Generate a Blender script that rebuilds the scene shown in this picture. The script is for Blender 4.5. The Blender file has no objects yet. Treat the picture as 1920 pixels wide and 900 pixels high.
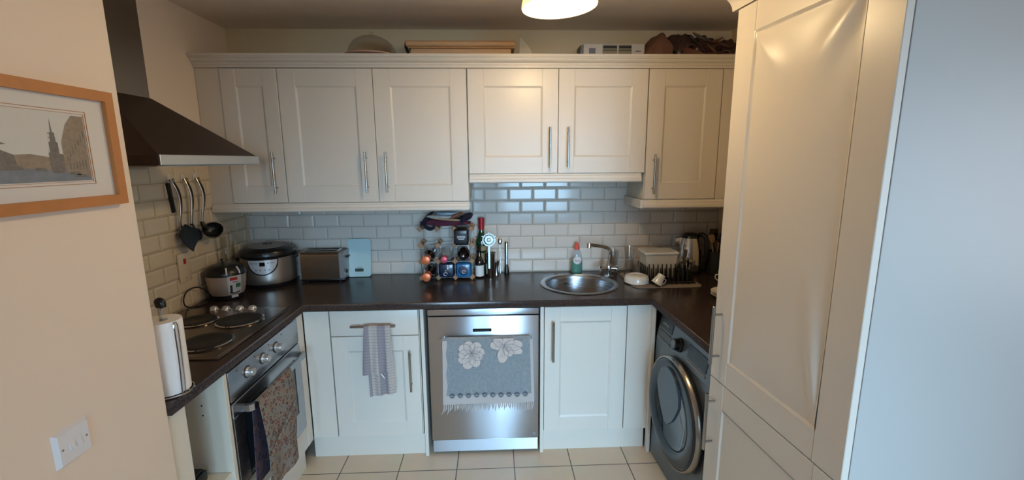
import bpy, bmesh, math, random
from mathutils import Vector, Matrix
random.seed(7)
PI = math.pi
S = bpy.context.scene
COL = S.collection

# ------------------------------------------------------------ camera
def make_camera():
    yaw, pitch, roll, F = 0.0399, 0.1767, -0.0066, 832.14
    f = Vector((math.sin(yaw)*math.cos(pitch), math.cos(yaw)*math.cos(pitch), -math.sin(pitch)))
    r0 = Vector((math.cos(yaw), -math.sin(yaw), 0)); u0 = r0.cross(f)
    r = math.cos(roll)*r0 + math.sin(roll)*u0
    u = -math.sin(roll)*r0 + math.cos(roll)*u0
    cd = bpy.data.cameras.new('camera'); cd.sensor_width = 36; cd.lens = F/1920*36
    cd.clip_start = .02; cd.clip_end = 60
    c = bpy.data.objects.new('camera', cd); COL.objects.link(c)
    m = Matrix((r, u, -f)).transposed().to_4x4(); m.translation = Vector((-.0249, -2.874, 1.6381))
    c.matrix_world = m; S.camera = c
make_camera()

# ------------------------------------------------------------ light and exposure
S.view_settings.view_transform = 'Standard'; S.view_settings.look = 'None'
S.view_settings.gamma = 1; S.view_settings.use_curve_mapping = False
S.view_settings.exposure = 0.0
W = bpy.data.worlds.new('world'); S.world = W; W.use_nodes = True
W.node_tree.nodes['Background'].inputs[0].default_value = (.62, .80, 1, 1)
W.node_tree.nodes['Background'].inputs[1].default_value = .3
def area(name, loc, aim, sx, sy, power, col):
    l = bpy.data.lights.new(name, 'AREA'); l.shape = 'RECTANGLE'; l.size = sx; l.size_y = sy
    l.energy = power; l.color = col
    o = bpy.data.objects.new(name, l); COL.objects.link(o); o.location = loc
    o.rotation_euler = (Vector(aim)-Vector(loc)).to_track_quat('-Z', 'Y').to_euler()
    return o
DAYCOL = (.44, .73, 1.0)
DAY = area('window_daylight', (.75, -5.62, 1.45), (.15, -.8, .28), 1.3, 1.7, 27, DAYCOL)
DAY2 = area('side_window_daylight', (-.52, -5.62, 1.45), (-.30, -.8, .28), .34, 1.7, 6.3, DAYCOL)
for _l in (DAY, DAY2): _l.data.spread = math.radians(52)
RIGHT_FILL = area('added_right_fill', (3.42, -3.35, 1.45), (-1, -1.9, 1.5), 1.4, 1.3, 37, (.84, .90, 1.0))  # fill light added from the right to brighten left wall and side panel
LAMP_POS = (.222, -1.15, 2.185)
LAMP_W = 14.6
LAMP_COL = (1.0, .75, .41)

# ------------------------------------------------------------ materials
def lin(c):
    if isinstance(c, str):
        c = c.lstrip('#'); c = [int(c[i:i+2], 16)/255 for i in (0, 2, 4)]
    return tuple((x/12.92 if x <= .04045 else ((x+.055)/1.055)**2.4) for x in c)+(1,)
def new_mat(name):
    m = bpy.data.materials.new(name); m.use_nodes = True
    nt = m.node_tree; b = nt.nodes['Principled BSDF']
    return m, nt, b
def N(nt, t, **kw):
    n = nt.nodes.new(t)
    for k, v in kw.items(): setattr(n, k, v)
    return n
def coord(nt, scale=(1, 1, 1), loc=(0, 0, 0), gen=False):
    tc = N(nt, 'ShaderNodeTexCoord'); mp = N(nt, 'ShaderNodeMapping')
    mp.inputs['Scale'].default_value = scale; mp.inputs['Location'].default_value = loc
    nt.links.new(tc.outputs['Generated' if gen else 'Object'], mp.inputs[0]); return mp.outputs[0]
def mat(name, col, rough=.5, metal=0, var=.05, vs=8, bump=0, bs=200, stretch=(1, 1, 1), coat=0, spec=.5, col2=None, rvar=0, emit=0):
    m, nt, b = new_mat(name)
    b.inputs['Roughness'].default_value = rough; b.inputs['Metallic'].default_value = metal
    b.inputs['Specular IOR Level'].default_value = spec; b.inputs['Coat Weight'].default_value = coat
    c = lin(col); v = coord(nt, stretch)
    n = N(nt, 'ShaderNodeTexNoise'); n.inputs['Scale'].default_value = vs; n.inputs['Detail'].default_value = 4
    nt.links.new(v, n.inputs['Vector'])
    mx = N(nt, 'ShaderNodeMix', data_type='RGBA')
    c2 = lin(col2) if col2 else tuple(x*(1-var*2) for x in c[:3])+(1,)
    mx.inputs['A'].default_value = c if col2 else tuple(min(1, x*(1+var)) for x in c[:3])+(1,)
    mx.inputs['B'].default_value = c2
    nt.links.new(n.outputs['Fac'], mx.inputs['Factor']); nt.links.new(mx.outputs['Result'], b.inputs['Base Color'])
    if rvar:
        mr = N(nt, 'ShaderNodeMapRange'); mr.inputs['To Min'].default_value = max(.02, rough-rvar); mr.inputs['To Max'].default_value = rough+rvar
        nt.links.new(n.outputs['Fac'], mr.inputs['Value']); nt.links.new(mr.outputs[0], b.inputs['Roughness'])
    if bump:
        n2 = N(nt, 'ShaderNodeTexNoise'); n2.inputs['Scale'].default_value = bs; n2.inputs['Detail'].default_value = 3
        nt.links.new(v, n2.inputs['Vector'])
        bp = N(nt, 'ShaderNodeBump'); bp.inputs['Strength'].default_value = bump; bp.inputs['Distance'].default_value = .002
        nt.links.new(n2.outputs['Fac'], bp.inputs['Height']); nt.links.new(bp.outputs[0], b.inputs['Normal'])
    if emit:
        b.inputs['Emission Color'].default_value = c; b.inputs['Emission Strength'].default_value = emit
    return m
def clear(name, tint=(.97, .98, .98), refl=1.0, rough=.03, dens=0.0):
    """thin clear wall of glass or plastic: see-through with a fresnel sheen"""
    m, nt, b = new_mat(name); nt.nodes.remove(b)
    out = nt.nodes['Material Output']
    tr = N(nt, 'ShaderNodeBsdfTransparent'); tr.inputs[0].default_value = tuple(tint)+(1,)
    gl = N(nt, 'ShaderNodeBsdfGlossy'); gl.inputs['Roughness'].default_value = rough
    lw = N(nt, 'ShaderNodeLayerWeight'); lw.inputs['Blend'].default_value = .25
    mr = N(nt, 'ShaderNodeMapRange'); mr.inputs['To Min'].default_value = .06*refl; mr.inputs['To Max'].default_value = .75*refl
    nt.links.new(lw.outputs['Facing'], mr.inputs['Value'])
    mx = N(nt, 'ShaderNodeMixShader'); nt.links.new(mr.outputs[0], mx.inputs[0])
    nt.links.new(tr.outputs[0], mx.inputs[1]); nt.links.new(gl.outputs[0], mx.inputs[2])
    if dens:
        df = N(nt, 'ShaderNodeBsdfDiffuse'); df.inputs[0].default_value = tuple(tint)+(1,)
        m2 = N(nt, 'ShaderNodeMixShader'); m2.inputs[0].default_value = dens
        nt.links.new(mx.outputs[0], m2.inputs[1]); nt.links.new(df.outputs[0], m2.inputs[2]); nt.links.new(m2.outputs[0], out.inputs[0])
    else: nt.links.new(mx.outputs[0], out.inputs[0])
    return m
def translucent(m, col, amt):
    nt = m.node_tree; b = nt.nodes['Principled BSDF']; out = nt.nodes['Material Output']
    tl = N(nt, 'ShaderNodeBsdfTranslucent'); tl.inputs[0].default_value = lin(col)
    mx = N(nt, 'ShaderNodeMixShader'); mx.inputs[0].default_value = amt
    nt.links.new(b.outputs[0], mx.inputs[1]); nt.links.new(tl.outputs[0], mx.inputs[2]); nt.links.new(mx.outputs[0], out.inputs[0]); return m
def steel(name, col, rough=.3, axis=(1, 1, 1), bump=0, vs=3):
    m = mat(name, col, rough, 1, .02, vs, 0, 60, stretch=axis, rvar=.015); return m
def aniso(m, amt=.75, rot=.25):
    nt = m.node_tree; b = nt.nodes['Principled BSDF']
    b.inputs['Anisotropic'].default_value = amt; b.inputs['Anisotropic Rotation'].default_value = rot
    tg = N(nt, 'ShaderNodeTangent', direction_type='RADIAL', axis='Z'); nt.links.new(tg.outputs[0], b.inputs['Tangent']); return m
def floor_mat():
    m, nt, b = new_mat('beige_floor_tiles')
    v = coord(nt, loc=(.865+.002, .725+.31, 0))
    br = N(nt, 'ShaderNodeTexBrick'); br.offset = 0; br.squash = 1
    br.inputs['Scale'].default_value = 1; br.inputs['Brick Width'].default_value = .311; br.inputs['Row Height'].default_value = .311
    br.inputs['Mortar Size'].default_value = .0028; br.inputs['Mortar Smooth'].default_value = .2
    br.inputs['Color1'].default_value = lin('#e2cdb4'); br.inputs['Color2'].default_value = lin('#dcc6ad'); br.inputs['Mortar'].default_value = lin('#5d5148')
    nt.links.new(v, br.inputs['Vector'])
    n = N(nt, 'ShaderNodeTexNoise'); n.inputs['Scale'].default_value = 9; n.inputs['Detail'].default_value = 6
    nt.links.new(v, n.inputs['Vector'])
    mx = N(nt, 'ShaderNodeMix', data_type='RGBA', blend_type='MULTIPLY'); mx.inputs['Factor'].default_value = .18
    nt.links.new(br.outputs['Color'], mx.inputs['A']); nt.links.new(n.outputs['Color'], mx.inputs['B'])
    nt.links.new(mx.outputs['Result'], b.inputs['Base Color']); b.inputs['Roughness'].default_value = .35
    bp = N(nt, 'ShaderNodeBump', invert=True); bp.inputs['Distance'].default_value = .002; bp.inputs['Strength'].default_value = .6
    nt.links.new(br.outputs['Fac'], bp.inputs['Height']); nt.links.new(bp.outputs[0], b.inputs['Normal'])
    return m
def worktop_mat():
    m, nt, b = new_mat('dark_speckled_laminate')
    v = coord(nt)
    n = N(nt, 'ShaderNodeTexNoise'); n.inputs['Scale'].default_value = 160; n.inputs['Detail'].default_value = 5
    nt.links.new(v, n.inputs['Vector'])
    cr = N(nt, 'ShaderNodeValToRGB'); cr.color_ramp.elements[0].position = .42; cr.color_ramp.elements[1].position = .72
    cr.color_ramp.elements[0].color = lin('#2b211f'); cr.color_ramp.elements[1].color = lin('#4a3b38')
    nt.links.new(n.outputs['Fac'], cr.inputs[0]); nt.links.new(cr.outputs[0], b.inputs['Base Color'])
    b.inputs['Roughness'].default_value = .24
    bp = N(nt, 'ShaderNodeBump'); bp.inputs['Distance'].default_value = .001; bp.inputs['Strength'].default_value = .08
    nt.links.new(n.outputs['Fac'], bp.inputs['Height']); nt.links.new(bp.outputs[0], b.inputs['Normal'])
    return m
def voronoi_cloth(name, ground, c1, c2, c3, sc=32):
    """small scattered flowers on a plain ground"""
    m, nt, b = new_mat(name); v = coord(nt)
    base = N(nt, 'ShaderNodeTexNoise'); base.inputs['Scale'].default_value = sc*.8; nt.links.new(v, base.inputs['Vector'])
    r0 = N(nt, 'ShaderNodeValToRGB'); e = r0.color_ramp.elements
    e[0].position = .38; e[0].color = lin(ground); e[1].position = .62; e[1].color = lin(c3)
    nt.links.new(base.outputs['Fac'], r0.inputs[0]); last = r0.outputs[0]
    for k, (c, s, off, lo, hi) in enumerate(((c1, sc, 0, .22, .36), (c2, sc*1.4, 3.3, .10, .24))):
        vo = N(nt, 'ShaderNodeTexVoronoi'); vo.inputs['Scale'].default_value = s
        vv = coord(nt, loc=(off, off, off)); nt.links.new(vv, vo.inputs['Vector'])
        r = N(nt, 'ShaderNodeValToRGB'); q = r.color_ramp.elements
        q[0].position = lo; q[0].color = (0, 0, 0, 1); q[1].position = lo+.04; q[1].color = (1, 1, 1, 1)
        a = q.new(hi); a.color = (1, 1, 1, 1); z = q.new(hi+.04); z.color = (0, 0, 0, 1)
        nt.links.new(vo.outputs['Distance'], r.inputs[0])
        mx = N(nt, 'ShaderNodeMix', data_type='RGBA'); mx.inputs['B'].default_value = lin(c)
        nt.links.new(r.outputs[0], mx.inputs['Factor']); nt.links.new(last, mx.inputs['A']); last = mx.outputs['Result']
    nt.links.new(last, b.inputs['Base Color']); b.inputs['Roughness'].default_value = .95; b.inputs['Specular IOR Level'].default_value = .1
    return m
def stripe_cloth(name, a, bb, line, axis='X', period=.042, hp=.016):
    """woven tea towel: broad vertical bands crossed by thin lines (object space)"""
    m, nt, b = new_mat(name); tc = N(nt, 'ShaderNodeTexCoord'); sp = N(nt, 'ShaderNodeSeparateXYZ'); nt.links.new(tc.outputs['Object'], sp.inputs[0])
    def wave(src, per, duty):
        d = N(nt, 'ShaderNodeMath', operation='DIVIDE'); d.inputs[1].default_value = per; nt.links.new(src, d.inputs[0])
        f = N(nt, 'ShaderNodeMath', operation='FRACT'); nt.links.new(d.outputs[0], f.inputs[0])
        l = N(nt, 'ShaderNodeMath', operation='LESS_THAN'); l.inputs[1].default_value = duty; nt.links.new(f.outputs[0], l.inputs[0]); return l.outputs[0]
    m1 = N(nt, 'ShaderNodeMix', data_type='RGBA'); m1.inputs['A'].default_value = lin(a); m1.inputs['B'].default_value = lin(bb)
    nt.links.new(wave(sp.outputs[axis], period*2, .5), m1.inputs['Factor'])
    m2 = N(nt, 'ShaderNodeMix', data_type='RGBA'); m2.inputs['B'].default_value = lin(line); nt.links.new(m1.outputs['Result'], m2.inputs['A'])
    mm = N(nt, 'ShaderNodeMath', operation='MULTIPLY'); mm.inputs[1].default_value = .7
    nt.links.new(wave(sp.outputs['Z'], hp, .11), mm.inputs[0]); nt.links.new(mm.outputs[0], m2.inputs['Factor'])
    nt.links.new(m2.outputs['Result'], b.inputs['Base Color']); b.inputs['Roughness'].default_value = .95; b.inputs['Specular IOR Level'].default_value = .1
    return m

M = dict(
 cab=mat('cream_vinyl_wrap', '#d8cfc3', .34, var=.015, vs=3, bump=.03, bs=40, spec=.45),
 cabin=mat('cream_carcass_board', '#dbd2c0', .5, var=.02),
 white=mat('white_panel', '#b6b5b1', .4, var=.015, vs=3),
 wall=mat('magnolia_wall_paint', '#ecdbc9', .85, var=.02, vs=2, bump=.05, bs=90),
 wallb=mat('cream_wall_paint', '#e0cba6', .85, var=.02, vs=2, bump=.05, bs=90),
 wallr=mat('pale_room_paint', '#d8c9b6', .85, var=.02, vs=2),
 ceil=mat('matt_ceiling_paint', '#f2e4d6', .9, var=.02, vs=2, bump=.05, bs=60),
 added_carpet=mat('added_brown_carpet', '#8d7a66', .95, var=.08, vs=60), floor=floor_mat(), top=worktop_mat(),
 tile=mat('glazed_offwhite_tile', '#d0c6bc', .11, var=.012, vs=2),
 tilew=mat('glazed_cream_tile', '#d9c9ae', .12, var=.02, vs=2, coat=.2),
 grout=mat('grey_grout', '#a39a8d', .9), groutw=mat('cream_grout', '#b9a888', .9),
 steel=steel('brushed_steel', '#b4b5b8', .27, (1, 1, 90)), steelv=aniso(steel('brushed_steel_door', '#c3c7cd', .36, (1.2, 1, 60), .03, 1.2), .93),
 chrome=mat('polished_chrome', '#d2d2d4', .08, 1, .01), nickel=mat('satin_nickel', '#a8a29b', .25, 1, .03),
 hood=mat('smoked_steel', '#51423a', .46, .8, .08, 4, .06, 90), chim=mat('chimney_steel', '#8d8178', .33, 1, .06, 3, .04, 60), hoodl=steel('bright_steel_strip', '#c8c5bf', .32, (90, 1, 1)),
 black=mat('black_plastic', '#141314', .3, var=.1), blackm=mat('matt_black', '#1b1a1b', .6, var=.1), iron=mat('cast_iron_plate', '#2a2725', .5, .3, .1, 40),
 blackg=mat('black_glass', '#0b0e12', .05, var=.1, coat=.5), dgrey=mat('graphite_enamel', '#6c747b', .34, .55, .03), dgrey2=mat('dark_graphite', '#33393f', .25, .4, .03),
 bluglass=mat('dark_blue_glass', '#1d2c38', .06, var=.1, coat=.6), ovglass=mat('oven_door_glass', '#2c3338', .08, var=.1, coat=.5),
 glass=clear('clear_glass'), plastic=clear('clear_plastic', (.93, .95, .96), .7, .15, .08), gwin=clear('window_glass', (.98, .99, 1), .5),
 greenl=mat('green_washing_up_liquid', '#0f7d63', .15, var=.05, coat=.5), redcap=mat('coral_red_cap', '#d8574c', .35), white2=mat('glossy_white_ceramic', '#e8e4dd', .15, var=.01, coat=.3),
 paper=mat('white_paper_towel', '#ece6e0', .9, var=.02, bump=.3, bs=150), oak=mat('orange_oak', '#bd7c45', .45, var=.12, vs=14, stretch=(1, 8, 1)),
 pine=mat('pale_pine', '#c9a176', .55, var=.1, vs=10, stretch=(1, 12, 12)), beech=mat('beech_block', '#9a7656', .6, var=.12, vs=30),
 mat_=mat('ivory_mount_card', '#d8d2ca', .8, var=.01), inkl=mat('pale_wash_paper', '#cfccc4', .8, var=.03, vs=20),
 ink1=mat('grey_brown_ink', '#8e857b', .8, col2='#5e564f', vs=160), ink2=mat('slate_ink_wash', '#8b9096', .8, col2='#6d7178', vs=60), ink3=mat('dark_ink', '#5b5550', .8, col2='#8d857d', vs=220), ink4=mat('tan_ink_wash', '#a3927c', .8, col2='#7d6f60', vs=120),
 swp=mat('white_switch_plastic', '#ddd8d6', .35, var=.01), brown=mat('brown_paper_bag', '#6b4636', .75, var=.12, vs=12, bump=.6, bs=30),
 dplast=mat('dark_crinkled_plastic', '#2c1d1c', .28, col2='#54362e', vs=22, bump=.8, bs=24), dplast2=mat('grey_crinkled_wrapper', '#6f665f', .3, col2='#2b2322', vs=26, bump=.6, bs=30),
 cardw=mat('white_box_card', '#c3bfb8', .7), cardb=mat('kraft_label', '#8a8069', .7), ink=mat('printed_black', '#22201f', .6), inkg=mat('printed_grey', '#6d6f74', .6),
 greenb=mat('green_bottle_glass', '#123b23', .08, var=.1, coat=.6), darkb=mat('dark_bottle_glass', '#150d0c', .08, var=.1, coat=.6), redf=mat('red_foil', '#a3202b', .35, .3), orangef=mat('copper_orange_foil', '#d9754a', .35, .4), pinkf=mat('pink_foil', '#c65268', .35, .3),
 lblw=mat('white_label', '#d8d6d4', .7), lblt=mat('tan_label', '#b39a6e', .7, col2='#7d6a4a', vs=50), navy=mat('navy_tin', '#16263f', .3, var=.1, coat=.3), blue=mat('bright_blue_tin', '#1668a0', .3, var=.15, vs=60, coat=.3),
 navyc=mat('navy_cloth', '#15162e', .9, var=.2), maroonc=mat('maroon_cloth', '#5c2338', .9, var=.25, vs=30), lbluep=mat('pale_blue_packet', '#5f93b5', .4, col2='#c9d3da', vs=18), whitep=mat('white_packet', '#c9c4c0', .5, col2='#8f8a8c', vs=30), tanp=mat('tan_packet', '#b89b78', .6), orgp=mat('orange_brown_packet', '#9a5a3d', .5),
 bluscale=mat('pale_blue_glass', '#b4d0d4', .12, var=.01, coat=.4), lcd=mat('green_grey_lcd', '#3c4c45', .3), greyp=mat('grey_plastic', '#7c7c7e', .4), tgrey=mat('taupe_mat', '#8a7f76', .85, bump=.4, bs=300),
 pinkgrey=mat('pinkish_steel', '#cbb9ae', .42, .6, .03), panel=mat('silver_panel', '#cfd0d2', .35, .3), red=mat('red_print', '#b5261f', .5), green=mat('green_print', '#2e6b4c', .5),
 pinkw=mat('blush_cake_plate', '#c79a83', .5, var=.08), bulb=None, shade=translucent(mat('white_glass_shade', '#f0e9dc', .4, var=.01), '#f4e6cc', .34), lcloth=None, hatch=mat('slate_hatch', '#515c66', .3, .4, .03), leafm=mat('pale_leaf_thread', '#a39c98', .9), flowm=mat('blush_lace_flower', '#c6b5ab', .9, var=.06, vs=80), steelr=mat('mirror_toaster_steel', '#b5a89b', .2, 1, .02), steelp=mat('satin_steel', '#c9c3bc', .36, .95, .02), knob=mat('silver_knob', '#c9c3bd', .22, .6, .02), hobs=mat('hob_steel', '#94877c', .2, 1, .04, 6, .03, 40), steelt=steel('polished_brushed_steel', '#b0aaa4', .2, (1, 60, 60), .05), clearb=clear('clear_bottle_glass', (.80, .82, .82), 1.0, .05, .15), navy2=mat('navy_card', '#10141f', .5), silverw=mat('pale_silver', '#868b8f', .35, .9, .02), whitec=mat('translucent_white_plastic', '#cfc9bc', .45, var=.04, vs=40), domeglass=clear('dome_glass', (.985, .985, .98), .45, .05, .0))
M['tt1'] = voronoi_cloth('floral_tea_towel', '#84817a', '#6f403b', '#48524f', '#8d7a69', 40)
M['tt1b'] = voronoi_cloth('purple_towel_reverse', '#4c4350', '#3a3340', '#6b4640', '#5a4b50', 34)
M['tt2'] = stripe_cloth('lilac_checked_towel', '#b9aca4', '#938a8e', '#6c6468')
M['lace'] = mat('ivory_lace', '#b9afa9', .9, var=.06, vs=300, bump=.5, bs=500, spec=.1)
M['lnet'] = mat('grey_lace_net', '#787e80', .9, col2='#959899', vs=60, spec=.1, bump=.6, bs=400)
M['lring'] = mat('dark_thread', '#4f535c', .9)

# ------------------------------------------------------------ mesh helpers
def spline(pts, n=8):
    P = [Vector(p) for p in pts]
    if len(P) < 3: return P
    out = []
    Q = [P[0]*2-P[1]]+P+[P[-1]*2-P[-2]]
    for i in range(1, len(Q)-2):
        a, b, c, d = Q[i-1:i+3]
        for k in range(n):
            t = k/n
            out.append(.5*((2*b)+(-a+c)*t+(2*a-5*b+4*c-d)*t*t+(-a+3*b-3*c+d)*t**3))
    out.append(P[-1]); return out
class MB:
    def __init__(s): s.bm = bmesh.new(); s.mi = 0
    def _add(s, vs, fs):
        v = [s.bm.verts.new(p) for p in vs]; out = []
        for f in fs:
            try: q = s.bm.faces.new([v[i] for i in f]); q.material_index = s.mi; out.append(q)
            except ValueError: pass
        return v, out
    def box(s, x0, x1, y0, y1, z0, z1, bev=0, seg=1):
        x0, x1 = min(x0, x1), max(x0, x1); y0, y1 = min(y0, y1), max(y0, y1); z0, z1 = min(z0, z1), max(z0, z1)
        vs = [(x, y, z) for x in (x0, x1) for y in (y0, y1) for z in (z0, z1)]
        v, f = s._add(vs, [(0, 1, 3, 2), (4, 6, 7, 5), (0, 4, 5, 1), (2, 3, 7, 6), (0, 2, 6, 4), (1, 5, 7, 3)])
        if bev:
            e = list({e for q in f for e in q.edges})
            r = bmesh.ops.bevel(s.bm, geom=e, offset=bev, segments=seg, profile=.5, affect='EDGES', clamp_overlap=True)
            for q in r['faces']: q.material_index = s.mi
        return s
    def prism(s, poly, a0, a1, axis='z', flip=False):
        """poly: 2D outline; extruded along axis between a0 and a1. axis x: (y,z); y: (x,z); z: (x,y)"""
        def P(u, v, a): return {'x': (a, u, v), 'y': (u, a, v), 'z': (u, v, a)}[axis]
        n = len(poly)
        vs = [P(u, v, a0) for u, v in poly]+[P(u, v, a1) for u, v in poly]
        fs = [tuple(range(n)), tuple(range(2*n-1, n-1, -1))]+[(i, i+n, (i+1) % n+n, (i+1) % n) for i in range(n)]
        s._add(vs, fs); return s
    def hexa(s, b, t):
        """box from 4 bottom and 4 top corners"""
        s._add(list(b)+list(t), [(3, 2, 1, 0), (4, 5, 6, 7)]+[(i, (i+1) % 4, (i+1) % 4+4, i+4) for i in range(4)]); return s
    def lathe(s, prof, c=(0, 0, 0), seg=32, R=None, sx=1, sy=1, closed=False):
        R = R or Matrix.Identity(3); c = Vector(c); vs = []; fs = []; idx = []
        for (r, z) in prof:
            if r < 1e-6: vs.append(c+R@Vector((0, 0, z))); idx.append([len(vs)-1]*seg)
            else:
                st = len(vs)
                for k in range(seg):
                    a = 2*PI*k/seg; vs.append(c+R@Vector((r*sx*math.cos(a), r*sy*math.sin(a), z)))
                idx.append(list(range(st, st+seg)))
        m = len(prof)
        for i in range(m if closed else m-1):
            A, B = idx[i], idx[(i+1) % m]
            for k in range(seg):
                k2 = (k+1) % seg; f = []
                for q in (A[k], A[k2], B[k2], B[k]):
                    if q not in f: f.append(q)
                if len(f) > 2: fs.append(tuple(f))
        s._add(vs, fs); return s
    def cyl(s, p0, p1, r0, r1=None, seg=20, ch=0):
        r1 = r0 if r1 is None else r1; p0 = Vector(p0); p1 = Vector(p1); d = p1-p0; L = d.length
        R = d.to_track_quat('Z', 'Y').to_matrix(); ch = min(ch, L*.4)
        pr = [(0, 0), (r0-ch, 0), (r0, ch), (r1, L-ch), (r1-ch, L), (0, L)] if ch else [(0, 0), (r0, 0), (r1, L), (0, L)]
        return s.lathe(pr, p0, seg, R)
    def tube(s, pts, r, seg=10, n=6, smooth=True, caps=True):
        P = spline(pts, n) if smooth else [Vector(p) for p in pts]
        rs = r if isinstance(r, (list, tuple)) else None
        t0 = (P[1]-P[0]).normalized(); up = Vector((0, 0, 1)) if abs(t0.z) < .9 else Vector((1, 0, 0))
        u = t0.cross(up).normalized(); vs = []; fs = []; m = len(P)
        for i, p in enumerate(P):
            t = (P[min(i+1, m-1)]-P[max(i-1, 0)]).normalized()
            u = (u-t*u.dot(t)).normalized(); w = t.cross(u)
            if rs: q = i/(m-1)*(len(rs)-1); a = int(min(q, len(rs)-2)); rr = rs[a]+(rs[a+1]-rs[a])*(q-a)
            else: rr = r
            for k in range(seg):
                a = 2*PI*k/seg; vs.append(p+(u*math.cos(a)+w*math.sin(a))*rr)
        for i in range(m-1):
            for k in range(seg):
                k2 = (k+1) % seg; fs.append((i*seg+k, i*seg+k2, (i+1)*seg+k2, (i+1)*seg+k))
        if caps: fs += [tuple(range(seg-1, -1, -1)), tuple((m-1)*seg+k for k in range(seg))]
        s._add(vs, fs); return s
    def ball(s, c, r, seg=20, sc=(1, 1, 1)):
        n = seg//2; prof = [(r*math.sin(PI*i/n), -r*math.cos(PI*i/n)*sc[2]) for i in range(n+1)]
        prof[0] = (0, prof[0][1]); prof[-1] = (0, prof[-1][1])
        return s.lathe(prof, c, seg, sx=sc[0], sy=sc[1])
    def grid(s, fn, nu, nv, thick=0, wrap=False):
        """fn(u,v)->point with u,v in 0..1; thick gives it a second side"""
        vs = [Vector(fn(i/nu, j/nv)) for j in range(nv+1) for i in range(nu+1)]
        q = lambda i, j: j*(nu+1)+i
        fs = [(q(i, j), q(i+1, j), q(i+1, j+1), q(i, j+1)) for j in range(nv) for i in range(nu)]
        if not thick: s._add(vs, fs); return s
        ns = [Vector((0, 0, 0)) for _ in vs]
        for f in fs:
            a = (vs[f[1]]-vs[f[0]]).cross(vs[f[3]]-vs[f[0]])
            for k in f: ns[k] += a
        m = len(vs); v2 = [v-n.normalized()*thick if n.length > 0 else v for v, n in zip(vs, ns)]
        bd = [q(i, 0) for i in range(nu+1)]+[q(nu, j) for j in range(1, nv+1)]+[q(i, nv) for i in range(nu-1, -1, -1)]+[q(0, j) for j in range(nv-1, 0, -1)]
        fs2 = [tuple(m+k for k in reversed(f)) for f in fs]
        sd = [(bd[i], m+bd[i], m+bd[(i+1) % len(bd)], bd[(i+1) % len(bd)]) for i in range(len(bd))]
        s._add(vs+v2, fs+fs2+[tuple(reversed(k)) for k in sd]); return s
    def mesh(s, name, mats, sharp=35, smooth=True):
        bm = s.bm; bmesh.ops.recalc_face_normals(bm, faces=bm.faces)
        if smooth:
            for f in bm.faces: f.smooth = True
            for e in bm.edges:
                if len(e.link_faces) == 2 and e.calc_face_angle(0) > math.radians(sharp): e.smooth = False
        me = bpy.data.meshes.new(name); bm.to_mesh(me); bm.free()
        for m in (mats if isinstance(mats, (list, tuple)) else [mats]): me.materials.append(m)
        return me
    def obj(s, name, mats, parent=None, world=False, sharp=35, smooth=True, **props):
        me = s.mesh(name, mats, sharp, smooth)
        o = bpy.data.objects.new(name, me); COL.objects.link(o)
        if parent is not None:
            o.parent = parent
            if world: me.transform(wm(parent).inverted())
        for k, v in props.items(): o[k] = v
        return o
def wm(o):
    m = o.matrix_basis.copy()
    while o.parent: o = o.parent; m = o.matrix_basis @ m
    return m
def thing(name, label, cat, loc=(0, 0, 0), rz=0, group=None, rx=0, ry=0):
    o = bpy.data.objects.new(name, None); COL.objects.link(o); o.empty_display_size = .05
    o.location = loc; o.rotation_euler = (rx, ry, rz); return tag(o, label, cat, group)
def tag(o, label, cat, group=None, kind=None):
    if label: o['label'] = label
    if cat: o['category'] = cat
    if group: o['group'] = group
    if kind: o['kind'] = kind
    return o
def rebase(o, loc):
    """move a single-mesh thing's origin to its base"""
    o.data.transform(Matrix.Translation(-Vector(loc))); o.location = loc; return o
def struct(mb, name, mats, **k):
    o = mb.obj(name, mats, **k); o['kind'] = 'structure'; return o
def dup(root):
    c = root.copy(); COL.objects.link(c)
    for ch in list(root.children):
        d = dup(ch); d.parent = c
    return c
def circ(cx, cy, r, n=48, a0=0, a1=2*PI):
    return [(cx+r*math.cos(a0+(a1-a0)*i/n), cy+r*math.sin(a0+(a1-a0)*i/n)) for i in range(n)]
def plate_mesh(outer, holes, z0, z1, bev=0):
    cu = bpy.data.curves.new('plate', 'CURVE'); cu.dimensions = '2D'; cu.fill_mode = 'BOTH'
    for poly in [outer]+holes:
        sp = cu.splines.new('POLY'); sp.points.add(len(poly)-1); sp.use_cyclic_u = True
        for p, (x, y) in zip(sp.points, poly): p.co = (x, y, 0, 1)
    h = (z1-z0)/2; cu.extrude = h-bev; cu.bevel_depth = bev; cu.bevel_resolution = 2; cu.offset = -bev
    o = bpy.data.objects.new('tmp', cu); COL.objects.link(o)
    bpy.context.view_layer.update()
    me = bpy.data.meshes.new_from_object(o.evaluated_get(bpy.context.evaluated_depsgraph_get()))
    me.transform(Matrix.Translation((0, 0, (z0+z1)/2)))
    bpy.data.objects.remove(o); bpy.data.curves.remove(cu); return me
def mesh_obj(name, me, m, parent=None):
    me.materials.clear(); me.materials.append(m); o = bpy.data.objects.new(name, me); COL.objects.link(o); o.parent = parent; return o
def text(name, body, size, m, parent, loc, rot=(PI/2, 0, 0), depth=.0004, sx=1, shear=0):
    cu = bpy.data.curves.new('t', 'FONT'); cu.body = body; cu.size = size; cu.extrude = depth; cu.align_x = 'CENTER'; cu.align_y = 'CENTER'; cu.shear = shear
    cu.resolution_u = 3
    o = bpy.data.objects.new('tmp', cu); COL.objects.link(o); bpy.context.view_layer.update()
    me = bpy.data.meshes.new_from_object(o.evaluated_get(bpy.context.evaluated_depsgraph_get()))
    bpy.data.objects.remove(o)
    from mathutils import Euler
    me.transform(Matrix.Translation(loc) @ Euler(rot).to_matrix().to_4x4() @ Matrix.Diagonal((sx, 1, 1, 1)))
    return mesh_obj(name, me, m, parent)

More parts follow.
